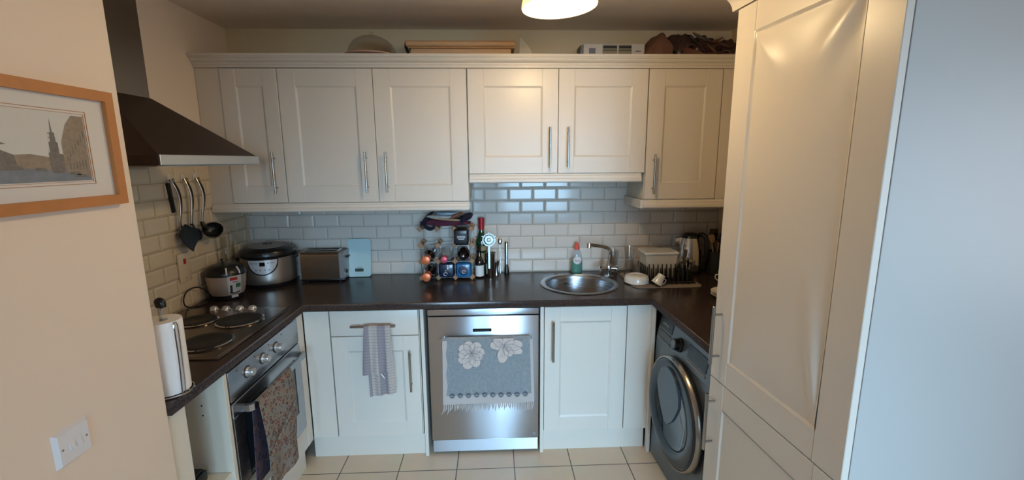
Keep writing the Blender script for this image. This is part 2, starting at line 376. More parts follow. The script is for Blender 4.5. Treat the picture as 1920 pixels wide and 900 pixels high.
# ------------------------------------------------------------ room shell
XL, XR, XW, H = -1.605, 1.46, -1.03, 2.42        # recess left wall, right wall, picture wall face, ceiling
YE = -1.59                                        # where the picture wall ends
YR = -5.4
struct(MB().box(-2.2, 3.4, -2.3, .15, -.1, 0), 'floor', M['floor'])
struct(MB().box(-2.2, 3.4, YR-.2, -2.3, -.1, 0), 'floor_living_room', M['added_carpet'])  # unseen brown flooring, added to dim and warm the bounced daylight
struct(MB().box(-2.2, 3.4, YR-.2, .15, H, H+.1), 'ceiling', M['ceil'])
struct(MB().box(-1.8, 1.7, 0, .12, 0, H), 'wall_back', M['wallb'])
struct(MB().box(XL-.12, XL, YE, 0, 0, H), 'wall_left', M['wall'])
struct(MB().box(XL-.12, XW, YR, YE, 0, H, .004, 2), 'wall_left_near', M['wall'])
struct(MB().box(XR, XR+.12, -1.9, 0, 0, H), 'wall_right', M['wallb'])
struct(MB().box(XR+.12, 3.3, -1.98, -1.86, 0, H), 'wall_right_return', M['wallr'])
w = MB(); w.box(3.2, 3.32, YR, -4.1, 0, H).box(3.2, 3.32, -2.6, -1.98, 0, H).box(3.2, 3.32, -4.1, -2.6, 0, .75).box(3.2, 3.32, -4.1, -2.6, 2.15, H)
struct(w, 'wall_right_far', M['wallr'])
wf = MB()
for a, b in ((-4.1, -4.05), (-3.375, -3.325), (-2.65, -2.6)): wf.box(3.24, 3.30, a, b, .75, 2.15, .004)
for a, b in ((.75, .80), (2.10, 2.15)): wf.box(3.24, 3.30, -4.05, -2.65, a, b, .004)
win = struct(wf, 'window_3', M['swp'])  # unseen opening, added only to house the right-hand fill light
MB().box(3.268, 3.272, -4.05, -2.65, .80, 2.10).obj('pane', M['gwin'], win)
wz0, wz1 = .12, 2.15
W1, W2 = (.10, 1.42), (-.70, -.34)
w = MB()
for a, b in ((XL, W2[0]), (W2[1], W1[0]), (W1[1], 3.32)): w.box(a, b, YR-.15, YR, 0, H)
for a, b in (W1, W2): w.box(a, b, YR-.15, YR, 0, wz0).box(a, b, YR-.15, YR, wz1, H)
struct(w, 'wall_rear', M['wallr'])
for n, (wx0, wx1) in enumerate((W1, W2)):
    wf = MB()
    for a, b in ((wx0, wx0+.05), (wx1-.05, wx1)): wf.box(a, b, YR-.10, YR-.04, wz0, wz1, .004)
    for a, b in ((wz0, wz0+.06), (wz1-.06, wz1)): wf.box(wx0+.05, wx1-.05, YR-.10, YR-.04, a, b, .004)
    win = struct(wf, 'window_%d' % (n+1), M['swp'])
    MB().box(wx0+.045, wx1-.045, YR-.074, YR-.070, wz0+.05, wz1-.05).obj('pane', M['gwin'], win)

# metro tiles: real bevelled tiles over a grout bed
def tiles(name, u0, u1, z0, rows, phase, pt, m, g, cut=None):
    """pt(u, z, d) -> point d metres off the wall"""
    b = MB(); P, Hh, gr = .156, .079, .003
    b._add([pt(u0, z0, .004), pt(u1, z0, .004), pt(u1, z0+rows*Hh, .004), pt(u0, z0+rows*Hh, .004)], [(0, 1, 2, 3)])
    b.mi = 1
    for r in range(rows):
        k = math.floor((u0-phase)/P)-1
        while True:
            a = phase+k*P+(P/2 if r % 2 else 0)+gr/2; c = a+P-gr; k += 1
            if a > u1: break
            a, c = max(a, u0+.001), min(c, u1-.001)
            if c-a < .012: continue
            za, zb = z0+r*Hh+gr/2, z0+(r+1)*Hh-gr/2; e = .010 if c-a > .04 else .004
            b._add([pt(a, za, .004), pt(c, za, .004), pt(c, zb, .004), pt(a, zb, .004), pt(a+.0005, za+.0005, .0062), pt(c-.0005, za+.0005, .0062), pt(c-.0005, zb-.0005, .0062), pt(a+.0005, zb-.0005, .0062),
                    pt(a+e, za+e, .0098), pt(c-e, za+e, .0098), pt(c-e, zb-e, .0098), pt(a+e, zb-e, .0098)],
                   [(0, 1, 5, 4), (1, 2, 6, 5), (2, 3, 7, 6), (3, 0, 4, 7), (4, 5, 9, 8), (5, 6, 10, 9), (6, 7, 11, 10), (7, 4, 8, 11), (8, 9, 10, 11)])
    return struct(b, name, [g, m], smooth=False)
tiles('trim_1', XL+.012, XR, .911, 9, -.009+.078, lambda u, z, d: (u, -d, z), M['tile'], M['grout'])
tiles('trim_2', YE+.002, -.012, .911, 9, -.756, lambda u, z, d: (XL+d, u, z), M['tilew'], M['groutw'])

# ------------------------------------------------------------ shaker doors and handles
def door_mb(w, h, st=.088, rt=.088, th=.02, bulge=.0, L=.05, b=None, x0=0, z0=0, dz=.005, fine=.03):
    """front faces -y at y=0, back at y=th"""
    b = b or MB()
    b.box(x0, x0+st, 0, th, z0, z0+h, .0015).box(x0+w-st, x0+w, 0, th, z0, z0+h, .0015)
    b.box(x0+st, x0+w-st, .0007, th, z0, z0+rt, .0012).box(x0+st, x0+w-st, .0007, th, z0+h-rt, z0+h, .0012)
    pw, ph = w-2*st, h-2*rt
    def lines(T):
        n = max(4, int(T/fine)); a = [0, .002, .005, .008, .011]; inner = [.011+(T-.022)*i/n for i in range(1, n)]
        return a+inner+[T-x for x in reversed(a)]
    X, Z = lines(pw), lines(ph)
    def y(u, v):
        d = min(u, pw-u, v, ph-v); t = min(1, d/.009); q = dz*(t*t*(3-2*t))
        sat = lambda d: 1-math.exp(-max(0, d-.004)/L)
        bb = bulge*sat(min(u, pw-u))*sat(min(v, ph-v))
        if bulge > .004:      # the wrap has let go of the board: folds run in from the corners
            for (cu, cv, dirx, dirz, ln, A, w0, w1) in ((0, ph, .62, -.78, .26, .0085, .008, .20), (pw, ph, -.66, -.75, .30, .010, .010, .22), (pw, 0, -.20, .98, .46, .009, .006, .085), (0, 0, .6, .8, .16, .003, .008, .22)):
                du, dv = u-cu, v-cv; r = du*dirx+dv*dirz; pp = abs(du*dirz-dv*dirx)
                if 0 < r < ln: bb += A*math.sin(PI*(r/ln)**.62)**1.2*math.exp(-(pp/(w0+w1*r))**2)
        return q-bb
    vs = [(x0+st+u, y(u, v), z0+rt+v) for v in Z for u in X]; nx = len(X)
    b._add(vs, [(j*nx+i, j*nx+i+1, (j+1)*nx+i+1, (j+1)*nx+i) for j in range(len(Z)-1) for i in range(nx-1)])
    b.box(x0+st-.001, x0+w-st+.001, .012, th-.001, z0+rt-.001, z0+h-rt+.001)
    return b
def handle(parent, x, z, L=.225, vertical=True, y=0, post=.033, r=.006):
    b = MB()
    if vertical:
        b.cyl((x, y-post, z-L/2), (x, y-post, z+L/2), r, seg=14, ch=.001)
        for s in (-1, 1): b.cyl((x, y, z+s*L*.36), (x, y-post, z+s*L*.36), .0045, seg=10)
    else:
        b.cyl((x-L/2, y-post, z), (x+L/2, y-post, z), r, seg=14, ch=.001)
        for s in (-1, 1): b.cyl((x+s*L*.36, y, z), (x+s*L*.36, y-post, z), .0045, seg=10)
    return b.obj('handle', M['nickel'], parent)
def carcass(w, d, z0, z1, x0=0, y0=.0205, t=.018, shelf=()):
    b = MB(); b.box(x0, x0+t, y0, y0+d, z0, z1).box(x0+w-t, x0+w, y0, y0+d, z0, z1)
    b.box(x0+t, x0+w-t, y0, y0+d, z0, z0+t).box(x0+t, x0+w-t, y0+d-t, y0+d, z0+t, z1)
    for s in shelf: b.box(x0+t, x0+w-t, y0+.004, y0+d-t, s, s+t)
    return b
def door_obj(parent, x0, z0, w, h, **k):
    o = door_mb(w, h, **k).obj('door', M['cab'], parent); o.location = (x0, 0, z0); return o

# ------------------------------------------------------------ base run along the back wall
YD = -.60
DZ0, DZ1 = .13, .862
t = thing('drawer_cabinet', 'cream base cabinet with a drawer above its door, left of the dishwasher', 'cabinet', (-.905, YD, 0))
carcass(.468, .56, .13, .868).obj('body', M['cabin'], t)
d = MB().box(0, .462, 0, .02, 0, .140, .002, 2).obj('drawer', M['cab'], t); d.location = (.003, 0, .722)
handle(d, .231, .063, .235, False)
d = door_obj(t, .003, DZ0, .462, .588, st=.085, rt=.085); handle(d, .415, .395, .232)
t = thing('base_cabinet', 'cream base cabinet with one tall door, right of the dishwasher below the sink', 'cabinet', (.237, YD, 0))
carcass(.452, .56, .13, .735).obj('body', M['cabin'], t)
d = door_obj(t, .002, DZ0, .449, DZ1-DZ0, st=.085, rt=.085); handle(d, .046, .545, .23)
def panel(name, label, x0, x1, y0, y1, z0, z1, m='cab', bev=.0015, cat='panel', **k):
    b = MB().box(x0, x1, y0, y1, z0, z1, bev)
    o = b.obj(name, M[m], **k); rebase(o, ((x0+x1)/2, (y0+y1)/2, z0)); return tag(o, label, cat)
panel('corner_infill', 'plain cream corner filler panel between the oven and the drawer cabinet', -1.038, -.908, YD, YD+.018, .13, .862)
panel('corner_infill', 'plain cream corner filler panel between the base cabinet and the washing machine', .692, .838, YD, YD+.018, .13, .864)
panel('filler_strip', 'narrow cream filler strip standing at the far edge of the washing machine', .820, .838, YD-.032, YD-.001, .0, .868)
panel('end_panel', 'thin cream upright panel on the left of the dishwasher', -.428, -.409, YD-.004, -.02, 0, .870)
panel('end_panel', 'thin cream upright panel on the right of the dishwasher', .216, .235, YD-.004, -.02, 0, .870)
panel('plinth', 'cream plinth board under the drawer cabinet', -1.05, -.430, YD+.022, YD+.038, 0, .127, cat='plinth')
panel('plinth', 'cream plinth board under the sink base cabinet', .237, .818, YD+.022, YD+.038, 0, .127, cat='plinth')

# dishwasher
t = thing('dishwasher', 'stainless steel dishwasher in the middle of the base units', 'dishwasher', (-.392, YD, 0))
MB().box(.004, .598, .03, .56, .09, .86).box(.03, .57, .09, .5, .02, .09).obj('body', M['blackm'], t)
MB().box(.004, .600, -.004, .03, .827, .862, .003, 2).obj('control_strip', M['steelv'], t)
dd = MB().box(.004, .600, -.006, .029, .098, .822, .004, 2).obj('door', M['steelv'], t)
MB().box(.244, .344, -.0085, -.006, .735, .752, .001).obj('display', M['blackg'], dd)
for i in range(6): MB().box(.256+i*.013, .264+i*.013, -.009, -.0085, .742, .744).obj('display_mark', M['inkg'], dd)
MB().cyl((.068, -.045, .712), (.528, -.045, .712), .007, seg=16, ch=.001).cyl((.09, -.006, .712), (.09, -.045, .712), .005).cyl((.506, -.006, .712), (.506, -.045, .712), .005).obj('handle', M['chrome'], dd)
MB().box(.006, .598, .004, .022, .018, .092, .002).obj('kick_plate', M['steelv'], t)
MB().ball((.575, -.005, .118), .014, 12, (1, .3, 1)).obj('badge', M['greyp'], dd)

# worktop: one continuous U
outer = [(XL+.011, -.011), (XR-.003, -.011), (XR-.003, -1.262), (.823, -1.262), (.812, -.626), (-1.020, -.626), (-1.022, YE+.005), (XL+.011, YE+.005)]
me = plate_mesh(outer, [circ(.478, -.32, .205, 56)], .872, .910, .003)
wt = mesh_obj('worktop', me, M['top']); tag(wt, 'dark brown speckled worktop running round three sides of the kitchen', 'worktop')

# sink and tap
t = thing('sink', 'round stainless steel sink bowl set into the worktop', 'sink', (.478, -.32, .91))
MB().lathe([(.201, -.0), (.229, .0), (.232, .003), (.228, .006), (.214, .007), (.205, .004), (.2005, -.004), (.197, -.02), (.192, -.12), (.180, -.145), (.155, -.158), (.04, -.163), (.0395, -.166), (.153, -.161), (.183, -.148), (.195, -.12), (.2, -.02)], seg=64, closed=True).obj('bowl', M['steel'], t)
MB().lathe([(.0, -.1655), (.018, -.165), (.024, -.160), (.038, -.1605), (.040, -.1635), (.02, -.168), (0, -.168)], seg=32).obj('drain', M['chrome'], t)
b = MB()
for i in range(5):
    a = PI/2+(.16+i*.035) ; rr = .194
    b.box(-.0022, .0022, -.001, .0015, -.006, .006)
    bmesh.ops.transform(b.bm, matrix=Matrix.Translation((rr*math.cos(a), rr*math.sin(a), -.05)) @ Matrix.Rotation(a-PI/2, 4, 'Z'), verts=b.bm.verts[-8:])
b.obj('overflow', M['black'], t)
t = thing('kitchen_tap', 'chrome mixer tap with an angled spout behind the sink', 'tap', (.692, -.172, .91))
MB().lathe([(0, 0), (.027, 0), (.027, .006), (.019, .012), (.017, .03), (.02, .045), (.02, .075), (.015, .085), (.013, .09), (0, .09)], seg=28).obj('body', M['chrome'], t)
MB().tube([(0, 0, .08), (.004, 0, .12), (.008, -.002, .150), (.0, -.006, .178), (-.03, -.02, .195), (-.09, -.05, .212), (-.145, -.085, .226)], .0105, 14).cyl((-.145, -.085, .236), (-.147, -.087, .204), .0135, ch=.002).obj('spout', M['chrome'], t)
for s, nm in ((-1, 'a'), (1, 'b')):
    b = MB(); b.cyl((s*.015, 0, .055), (s*.048, -.004, .055), .012, .014, ch=.002)
    for k in range(4):
        a = k*PI/2+.4; b.cyl((s*.05, -.004, .055), (s*.053, -.004+.026*math.cos(a), .055+.026*math.sin(a)), .0055, .007, 10, ch=.001)
    b.obj('tap_handle', M['chrome'], t)

# ------------------------------------------------------------ wall cabinets
YU = -.34; UB, UT = 1.412, 2.133
def wall_unit(name, label, x0, x1, z0, doors, hz, filler=None):
    t = thing(name, label, 'wall cabinet', (x0, YU, z0))
    w = x1-x0; h = UT-z0
    b = carcass(w, .305, 0, h); b.box(.018, w-.018, .0205, .3, h-.018, h); b.obj('body', M['cabin'], t)
    if filler: MB().box(filler[0]-x0, filler[1]-x0, .006, .024, 0, h, .001).obj('filler', M['cab'], t)
    for (a, c, st, hx) in doors:
        d = door_obj(t, a-x0, .002, c-a, h-.004, st=st, rt=.092, bulge=.0014, L=.04); handle(d, hx-a, hz-z0, .222)
    return t
wall_unit('corner_wall_cabinet', 'narrow cream wall cabinet beside the extractor hood in the left corner', XL+.012, -1.177, UB, [(-1.474, -1.178, .078, -1.226)], 1.577, (XL+.0015, -1.476))
wall_unit('wall_cabinet', 'wide cream wall cabinet with two tall doors above the toaster', -1.176, -.166, UB, [(-1.174, -.673, .09, -.728), (-.670, -.168, .09, -.618)], 1.577)
wall_unit('wall_cabinet', 'shorter cream wall cabinet with two doors above the sink', -.164, .839, 1.565, [(-.162, .337, .088, .290), (.340, .837, .088, .393)], 1.708)
wall_unit('wall_cabinet', 'cream wall cabinet with one door in the right corner above the dish rack', .841, 1.257, UB, [(.843, 1.255, .09, .885)], 1.555, (1.259, XR-.002))
# cornice and pelmets
def mould(name, label, prof, x0, x1, ret=None):
    b = MB(); b.prism(prof, x0, x1, 'x')
    if ret:
        for (xa, sgn) in ret:
            pr = [(xa+sgn*(-(y-YU)), z) for y, z in prof]
            b.prism(pr, YU+.0, -.012, 'y')
    o = b.obj(name, M['cab']); rebase(o, ((x0+x1)/2, YU, min(z for y, z in prof))); return tag(o, label, 'moulding')
cor = [(YU+.020, 2.134), (YU-.003, 2.134), (YU-.003, 2.148), (YU-.010, 2.1485), (YU-.010, 2.158), (YU-.016, 2.160), (YU-.024, 2.166), (YU-.029, 2.174), (YU-.029, 2.178), (YU-.036, 2.1785), (YU-.036, 2.184), (YU-.042, 2.1845), (YU-.042, 2.198), (YU+.020, 2.198)]
mould('cornice', 'cream stepped cornice along the top of the wall cabinets', cor, XL+.001, XR-.002)
def pel(z): return [(YU+.018, z), (YU+.018, z-.050), (YU-.006, z-.050), (YU-.012, z-.044), (YU-.012, z-.030), (YU-.005, z-.024), (YU-.004, z-.012), (YU+.002, z-.006), (YU+.002, z)]
mould('pelmet', 'cream pelmet under the left run of wall cabinets', pel(UB-.001), XL+.013, -.166)
mould('pelmet', 'cream pelmet under the short cabinet above the sink', pel(1.564), -.162, .819)
mould('pelmet', 'cream pelmet under the right corner wall cabinet', pel(UB-.001), .836, XR-.002, ret=[(.838, 1)])

# ------------------------------------------------------------ left run: oven, shelf unit, hob, hood
t = thing('oven', 'built-in stainless steel electric oven under the hob', 'oven', (-1.042, -1.268, 0), PI/2)
MB().box(.006, .596, .022, .54, .25, .85, .002).obj('body', M['blackm'], t)
cp = MB().box(.002, .600, 0, .022, .728, .853, .003, 2).obj('control_panel', M['steel'], t)
for x in (.128, .252, .370):
    k = MB().lathe([(0, 0), (.021, 0), (.021, .006), (.017, .010), (.0165, .026), (.015, .029), (0, .029)], (x, 0, .797), 28, Matrix.Rotation(PI/2, 3, 'X'), sx=1).obj('knob', M['knob'], cp)
    MB().lathe([(0, -.0003), (.026, -.0003), (.026, .0015), (0, .0015)], (x, 0, .797), 28, Matrix.Rotation(PI/2, 3, 'X')).obj('knob_ring', M['black'], cp)
for x in (.06, .19, .31, .43):
    MB().lathe([(0, 0), (.003, 0), (.003, .001), (0, .001)], (x, 0, .835), 10, Matrix.Rotation(PI/2, 3, 'X')).obj('mark', M['ink'], cp)
# door: frame with a glazed opening
od = MB(); od.box(.002, .600, -.002, .02, .25, .365, .003).box(.002, .600, -.002, .02, .660, .720, .003).box(.002, .072, -.002, .02, .365, .660, .001).box(.532, .600, -.002, .02, .365, .660, .001)
od = od.obj('door', M['steel'], t)
MB().box(.071, .533, .002, .018, .364, .661).obj('window', M['ovglass'], od)
MB().prism([(.045, -.002), (.045, -.040), (.058, -.054), (.544, -.054), (.557, -.040), (.557, -.002), (.540, -.002), (.540, -.034), (.534, -.042), (.068, -.042), (.062, -.034), (.062, -.002)], .667, .694, 'z').obj('handle', M['steel'], od)
MB().box(.006, .596, .004, .022, .722, .727).obj('gap_seal', M['black'], t)
panel('oven_base_panel', 'cream panel below the oven', -1.062, -1.044, -1.268, -.665, .125, .245)
panel('plinth', 'cream plinth board under the oven and the open shelf unit', -1.082, -1.066, -1.58, -.665, 0, .122, cat='plinth')
panel('filler_strip', 'slim cream upright strip between the oven and the corner filler', -1.060, -1.042, -.662, -.603, .125, .868)

t = thing('open_shelf_unit', 'cream open base unit without a door, near end of the hob side', 'cabinet', (-1.042, YE+.004, 0), PI/2)
b = MB(); b.box(0, .085, 0, .02, .125, .870, .001).box(0, .018, .02, .54, .125, .870).box(.290, .311, 0, .54, .125, .870, .001).box(.018, .290, .52, .54, .125, .870).box(.018, .290, .02, .52, .125, .143)
b.obj('body', M['cabin'], t)
MB().box(.0185, .2895, .012, .52, .44, .458, .001).obj('shelf', M['cabin'], t)
for yy, zz in ((.09, .70), (.09, .74), (.30, .62)): MB().cyl((.2898, yy, zz), (.2885, yy, zz), .003, seg=10).obj('peg_hole', M['black'], t)
b = MB().box(-1.20, -1.12, -1.40, -1.33, .459, .50, .006, 2).box(-1.19, -1.13, -1.395, -1.335, .50, .508, .003)
o = b.obj('small_box', M['black']); rebase(o, (-1.16, -1.365, .459)); tag(o, 'small black box lying on the shelf of the open unit', 'box')

# hob
t = thing('electric_hob', 'stainless steel electric hob with four sealed plates', 'hob', (-1.325, -.975, .91))
hx0, hx1, hy0, hy1 = -.252, .262, -.298, .308
MB().box(hx0, hx1, hy0, hy1, .0005, .006, .004, 2).box(hx0+.014, hx1-.014, hy0+.014, hy1-.014, .0055, .0075, .0015).obj('hob_surface', M['hobs'], t)
for (x, y, r) in ((.118, .108, .092), (-.075, .108, .078), (.122, -.145, .092), (-.105, -.150, .078)):
    MB().lathe([(0, .0085), (r+.006, .0085), (r+.008, .012), (r+.001, .0145), (r, .013), (0, .013)], (x, y, 0), 48).obj('hotplate_ring', M['chrome'], t)
    MB().lathe([(0, .0132), (r-.001, .0132), (r-.001, .0165), (r-.006, .0185), (r*.62, .0185), (r*.6, .0175), (r*.28, .0175), (r*.25, .0165), (0, .0165)], (x, y, 0), 48).obj('hotplate', M['iron'], t)
for x in (-.098, -.040, .026, .088):
    MB().lathe([(0, .008), (.020, .008), (.020, .011), (.018, .015), (.0155, .022), (.009, .027), (0, .028)], (x, .272, 0), 24).obj('knob', M['knob'], t)

# extractor hood
t = thing('extractor_hood', 'dark steel chimney extractor hood above the hob', 'extractor hood', (XL+.002, -1.0, 1.63))
x1 = .487; y0, y1 = -.352, .262; zb = .036; cz = .268
cx = .185; c0, c1 = -.160, .070
b = MB()
b.hexa([(0, y0, zb), (x1-.004, y0, zb), (x1-.004, y1, zb), (0, y1, zb)], [(0, c0-.0, cz), (cx, c0, cz), (cx, c1, cz), (0, c1, cz)])
b.obj('canopy', M['hood'], t)
MB().box(0, cx-.003, c0+.003, c1-.003, cz, H-1.632).obj('chimney', M['chim'], t)
b = MB().box(0, x1, y0-.002, y1+.002, 0, zb, .002); b.obj('base_frame', M['hood'], t)
MB().box(x1+.0003, x1+.004, y0-.002, y1+.002, 0.001, zb, .001).obj('front_strip', M['hoodl'], t)
MB().box(.04, x1-.04, y0+.04, y1-.04, -.004, 0).obj('filter', M['steel'], t)

# ------------------------------------------------------------ washing machine (local: x toward the camera, -y faces the room)
t = thing('washing_machine', 'graphite grey front-loading washing machine beside the tall cupboard', 'washing machine', (.842, -.638, 0), -PI/2+.03)
wb = MB(); pr = [(0.0, .015), (0.0, .680), (.028, .835), (.045, .835), (.045, .85), (.575, .85), (.575, .015)]
wb.prism([(y, z) for y, z in pr], .0, .596, 'x'); wb.obj('body', M['dgrey'], t)
MB().prism([(.018, .838), (.018, .853), (.57, .853), (.57, .838)], -.001, .597, 'x').obj('lid', M['dgrey'], t)
fm = Matrix.Translation((0, 0, .680)) @ Matrix.Rotation(-math.atan2(.028, .155), 4, 'X')     # control panel plane
def onf(b):
    bmesh.ops.transform(b.bm, matrix=fm, verts=b.bm.verts); return b
cpn = onf(MB().box(.006, .590, -.006, 0, .018, .150, .002)).obj('control_panel', M['dgrey'], t)
onf(MB().box(.012, .165, -.009, -.006, .092, .144, .001)).obj('detergent_drawer', M['dgrey2'], cpn)
onf(MB().box(.030, .175, -.0095, -.006, .038, .080, .002)).obj('display', M['blackg'], cpn)
onf(MB().box(.030, .175, -.0092, -.006, .029, .035, .001)).obj('button_row', M['greyp'], cpn)
ring = MB().lathe([(0, 0), (.035, 0), (.034, .008), (.029, .012), (.027, .034), (.024, .037), (0, .037)], (.262, -.006, .082), 32, Matrix.Rotation(PI/2, 3, 'X'))
k = onf(ring).obj('dial', M['black'], cpn)
onf(MB().lathe([(0, .0372), (.020, .0372), (.019, .0385), (0, .0385)], (.262, -.006, .082), 28, Matrix.Rotation(PI/2, 3, 'X'))).obj('dial_cap', M['dgrey'], k)
onf(MB().box(.345, .520, -.0085, -.006, .060, .125, .002)).obj('button_panel', M['dgrey2'], cpn)
onf(MB().box(.345, .520, -.0095, -.006, .040, .052, .002)).obj('button_row', M['greyp'], cpn)
o = text('logo', 'SAMSUNG', .016, M['panel'], cpn, (0, 0, 0)); o.data.transform(fm @ Matrix.Translation((.088, -.0095, .118)))
RX = Matrix.Rotation(PI/2, 3, 'X'); dc = (.302, -.002, .438)
dr = MB().lathe([(.170, .0), (.262, .0), (.266, .010), (.262, .030), (.246, .046), (.205, .050), (.178, .036), (.166, .010)], dc, 64, RX, closed=True).obj('door', M['dgrey2'], t)
MB().lathe([(.259, .026), (.267, .014), (.2705, .020), (.268, .030), (.261, .038), (.256, .038)], dc, 64, RX, closed=True).obj('door_trim', M['nickel'], dr)
MB().lathe([(.0, .004), (.171, .004), (.176, .030), (.171, .036), (.150, .022), (.10, .012), (0, .008)], dc, 48, RX).obj('door_glass', M['bluglass'], dr)
# small add-a-garment hatch in the door
fl = []
for i in range(40):
    a = 2*PI*i/40; ca, sa = math.cos(a), math.sin(a)
    r = .150 if sa > 0 else .150-.055*min(1, -sa*1.25)*(1-abs(ca)*.3)
    fl.append((dc[0]+ca*r*.80*(1 if sa > 0 else 1-.45*(-sa)), dc[2]+.092+sa*r*(.88 if sa > 0 else 1.55)))
MB().prism(fl, dc[1]-.044, dc[1]-.058, 'y').obj('hatch', M['hatch'], dr)
for x in (.05, .55):
    for y in (.06, .52): MB().cyl((x, y, 0), (x, y, .0148), .02).obj('foot', M['black'], t)

# ------------------------------------------------------------ tall housing cupboard (fridge) on the right
th = math.atan2(-.998, .068)
t = thing('tall_cupboard', 'tall cream fridge housing cupboard with an upper and a lower door', 'cupboard', (.803, -1.307, 0), th)
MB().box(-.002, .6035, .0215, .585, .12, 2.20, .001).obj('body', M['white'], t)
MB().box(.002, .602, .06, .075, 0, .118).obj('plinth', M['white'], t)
d = door_obj(t, 0, .819, .603, 1.311, st=.097, rt=.090, bulge=.006, L=.07, fine=.008, dz=.006)
b = handle(d, .045, .178, .225)
d = door_obj(t, 0, .14, .603, .675, st=.088, rt=.095, bulge=.002, L=.05)
handle(d, .043, .508, .235)
cp_ = [(-.0, 2.135), (-.004, 2.150), (-.012, 2.162), (-.024, 2.172), (-.038, 2.180), (-.040, 2.198), (.022, 2.198), (.022, 2.135)]
b = MB(); b.prism([(y, z) for y, z in cp_], -.035, .64, 'x'); b.obj('cornice', M['cab'], t)

# ------------------------------------------------------------ pendant lamp
t = thing('pendant_lamp', 'white dome pendant lamp hanging lit from the ceiling', 'lamp', LAMP_POS, rx=0, ry=math.radians(-3))
sh = [(.136, 0), (.138, .004), (.131, .035), (.114, .070), (.085, .098), (.066, .108), (.063, .105), (.082, .095), (.110, .067), (.127, .033), (.133, .002)]
MB().lathe(sh, seg=64, closed=True).obj('shade', M['shade'], t)
for a_ in (0, 2*PI/3, 4*PI/3): MB().tube([(.064*math.cos(a_), .064*math.sin(a_), .106), (.014*math.cos(a_), .014*math.sin(a_), .112)], .0015, 6, 1, smooth=False).obj('spider_arm', M['swp'], t)
MB().lathe([(0, .024), (.013, .024), (.015, .034), (.013, .060), (.013, .088), (0, .09)], seg=24).obj('bulb_socket', M['swp'], t)
MB().cyl((0, 0, .088), (0, 0, .13), .016, ch=.002).cyl((0, 0, .13), (0, 0, H-LAMP_POS[2]-.012), .0035).obj('cord', M['swp'], t)
MB().lathe([(0, 0), (.05, 0), (.048, -.016), (.012, -.03), (0, -.03)], (0, 0, H-LAMP_POS[2]-.001), 28).obj('ceiling_rose', M['swp'], t)
pl = bpy.data.lights.new('bulb_light', 'POINT'); pl.energy = LAMP_W; pl.color = LAMP_COL; pl.shadow_soft_size = .03
po = bpy.data.objects.new('bulb_light', pl); COL.objects.link(po); po.parent = t; po.location = (0, 0, -.010)

# ------------------------------------------------------------ picture on the near left wall
t = thing('framed_picture', 'wooden framed street scene print hanging on the left wall', 'picture', (XW, -1.92, 1.675), PI/2)
# local x runs away from the camera, -y faces the room
pw, ph_, fw = .283, .142, .029
def fr(b, w, h, f, y0, y1):
    b.prism([(-w, -h), (w, -h), (w-f, -h+f), (-w+f, -h+f)], y0, y1, 'y'); b.prism([(-w, h), (-w+f, h-f), (w-f, h-f), (w, h)], y0, y1, 'y')
    b.prism([(-w, -h), (-w+f, -h+f), (-w+f, h-f), (-w, h)], y0, y1, 'y'); b.prism([(w, -h), (w, h), (w-f, h-f), (w-f, -h+f)], y0, y1, 'y'); return b
fr(MB(), pw, ph_, fw-.004, -.022, 0).obj('frame', M['oak'], t)
MB().box(-pw+.02, pw-.02, -.010, -.002, -ph_+.02, ph_-.02).obj('mount', M['mat_'], t)
b = MB(); fr(b, .207, .086, .0012, -.0112, -.0098); fr(b, .201, .080, .0008, -.0112, -.0098); b.obj('mount_line', M['oak'], t)
art = MB(); aw, ah = .198, .077
MAT = [M['inkl'], M['ink1'], M['ink2'], M['ink3'], M['ink4']]
def pg(mi, pts, y=-.0108): art.mi = mi; art._add([(x, y, z) for x, z in pts], [tuple(range(len(pts)))])
pg(0, [(-aw, -ah), (aw, -ah), (aw, ah), (-aw, ah)], -.0102)
pg(2, [(-aw, -ah), (aw, -ah), (aw, -.050), (.05, -.046), (-aw, -.052)], -.0104)
pg(4, [(.02, -.046), (.02, -.018), (.06, -.016), (.10, -.022), (.10, -.050)], -.0105)
pg(1, [(-.02, -.050), (-.02, -.016), (.0, -.008), (.025, -.018), (.03, -.050)], -.0106)
pg(1, [(.10, -.052), (.10, -.012), (.104, -.012), (.104, .010), (.108, .012), (.109, .032), (.112, .034), (.114, .066), (.116, .034), (.120, .032), (.121, .012), (.125, .010), (.125, -.014), (.134, -.016), (.134, -.052)], -.0107)
pg(4, [(.134, -.056), (.134, .012), (.150, .052), (.168, .074), (aw, .074), (aw, -.066), (.16, -.064)], -.0106)
pg(3, [(-aw, -.056), (-aw, .05), (-.150, .030), (-.146, .016), (-.132, .010), (-.130, -.020), (-.10, -.028), (-.10, -.054)], -.0106)
for i in range(7): pg(3, [(.142+i*.008, -.03+i*.009), (.145+i*.008, -.03+i*.009), (.145+i*.008, -.020+i*.010), (.142+i*.008, -.020+i*.010)], -.0109)
for i in range(6): pg(3, [(.146+i*.008, -.050), (.149+i*.008, -.051), (.149+i*.008, -.036+i*.002), (.146+i*.008, -.036+i*.002)], -.0109)
for (x, z, m) in ((-.09, -.055, 3), (-.05, -.050, 3), (.01, -.048, 3), (.06, -.052, 3), (.10, -.057, 3), (.14, -.062, 1), (.155, -.068, 3)):
    pg(m, [(x, z), (x+.030, z-.002), (x+.028, z+.006), (x+.006, z+.007)], -.0110)
for k in range(5): pg(3, [(.1035, -.010+k*.010), (.1245-.001*k, -.010+k*.010), (.1245-.001*k, -.0085+k*.010), (.1035, -.0085+k*.010)], -.0110)
pg(3, [(.0, -.008), (.0006, .008), (.014, .004), (.0012, .002)], -.0109)
art.obj('print', MAT, t, smooth=False)

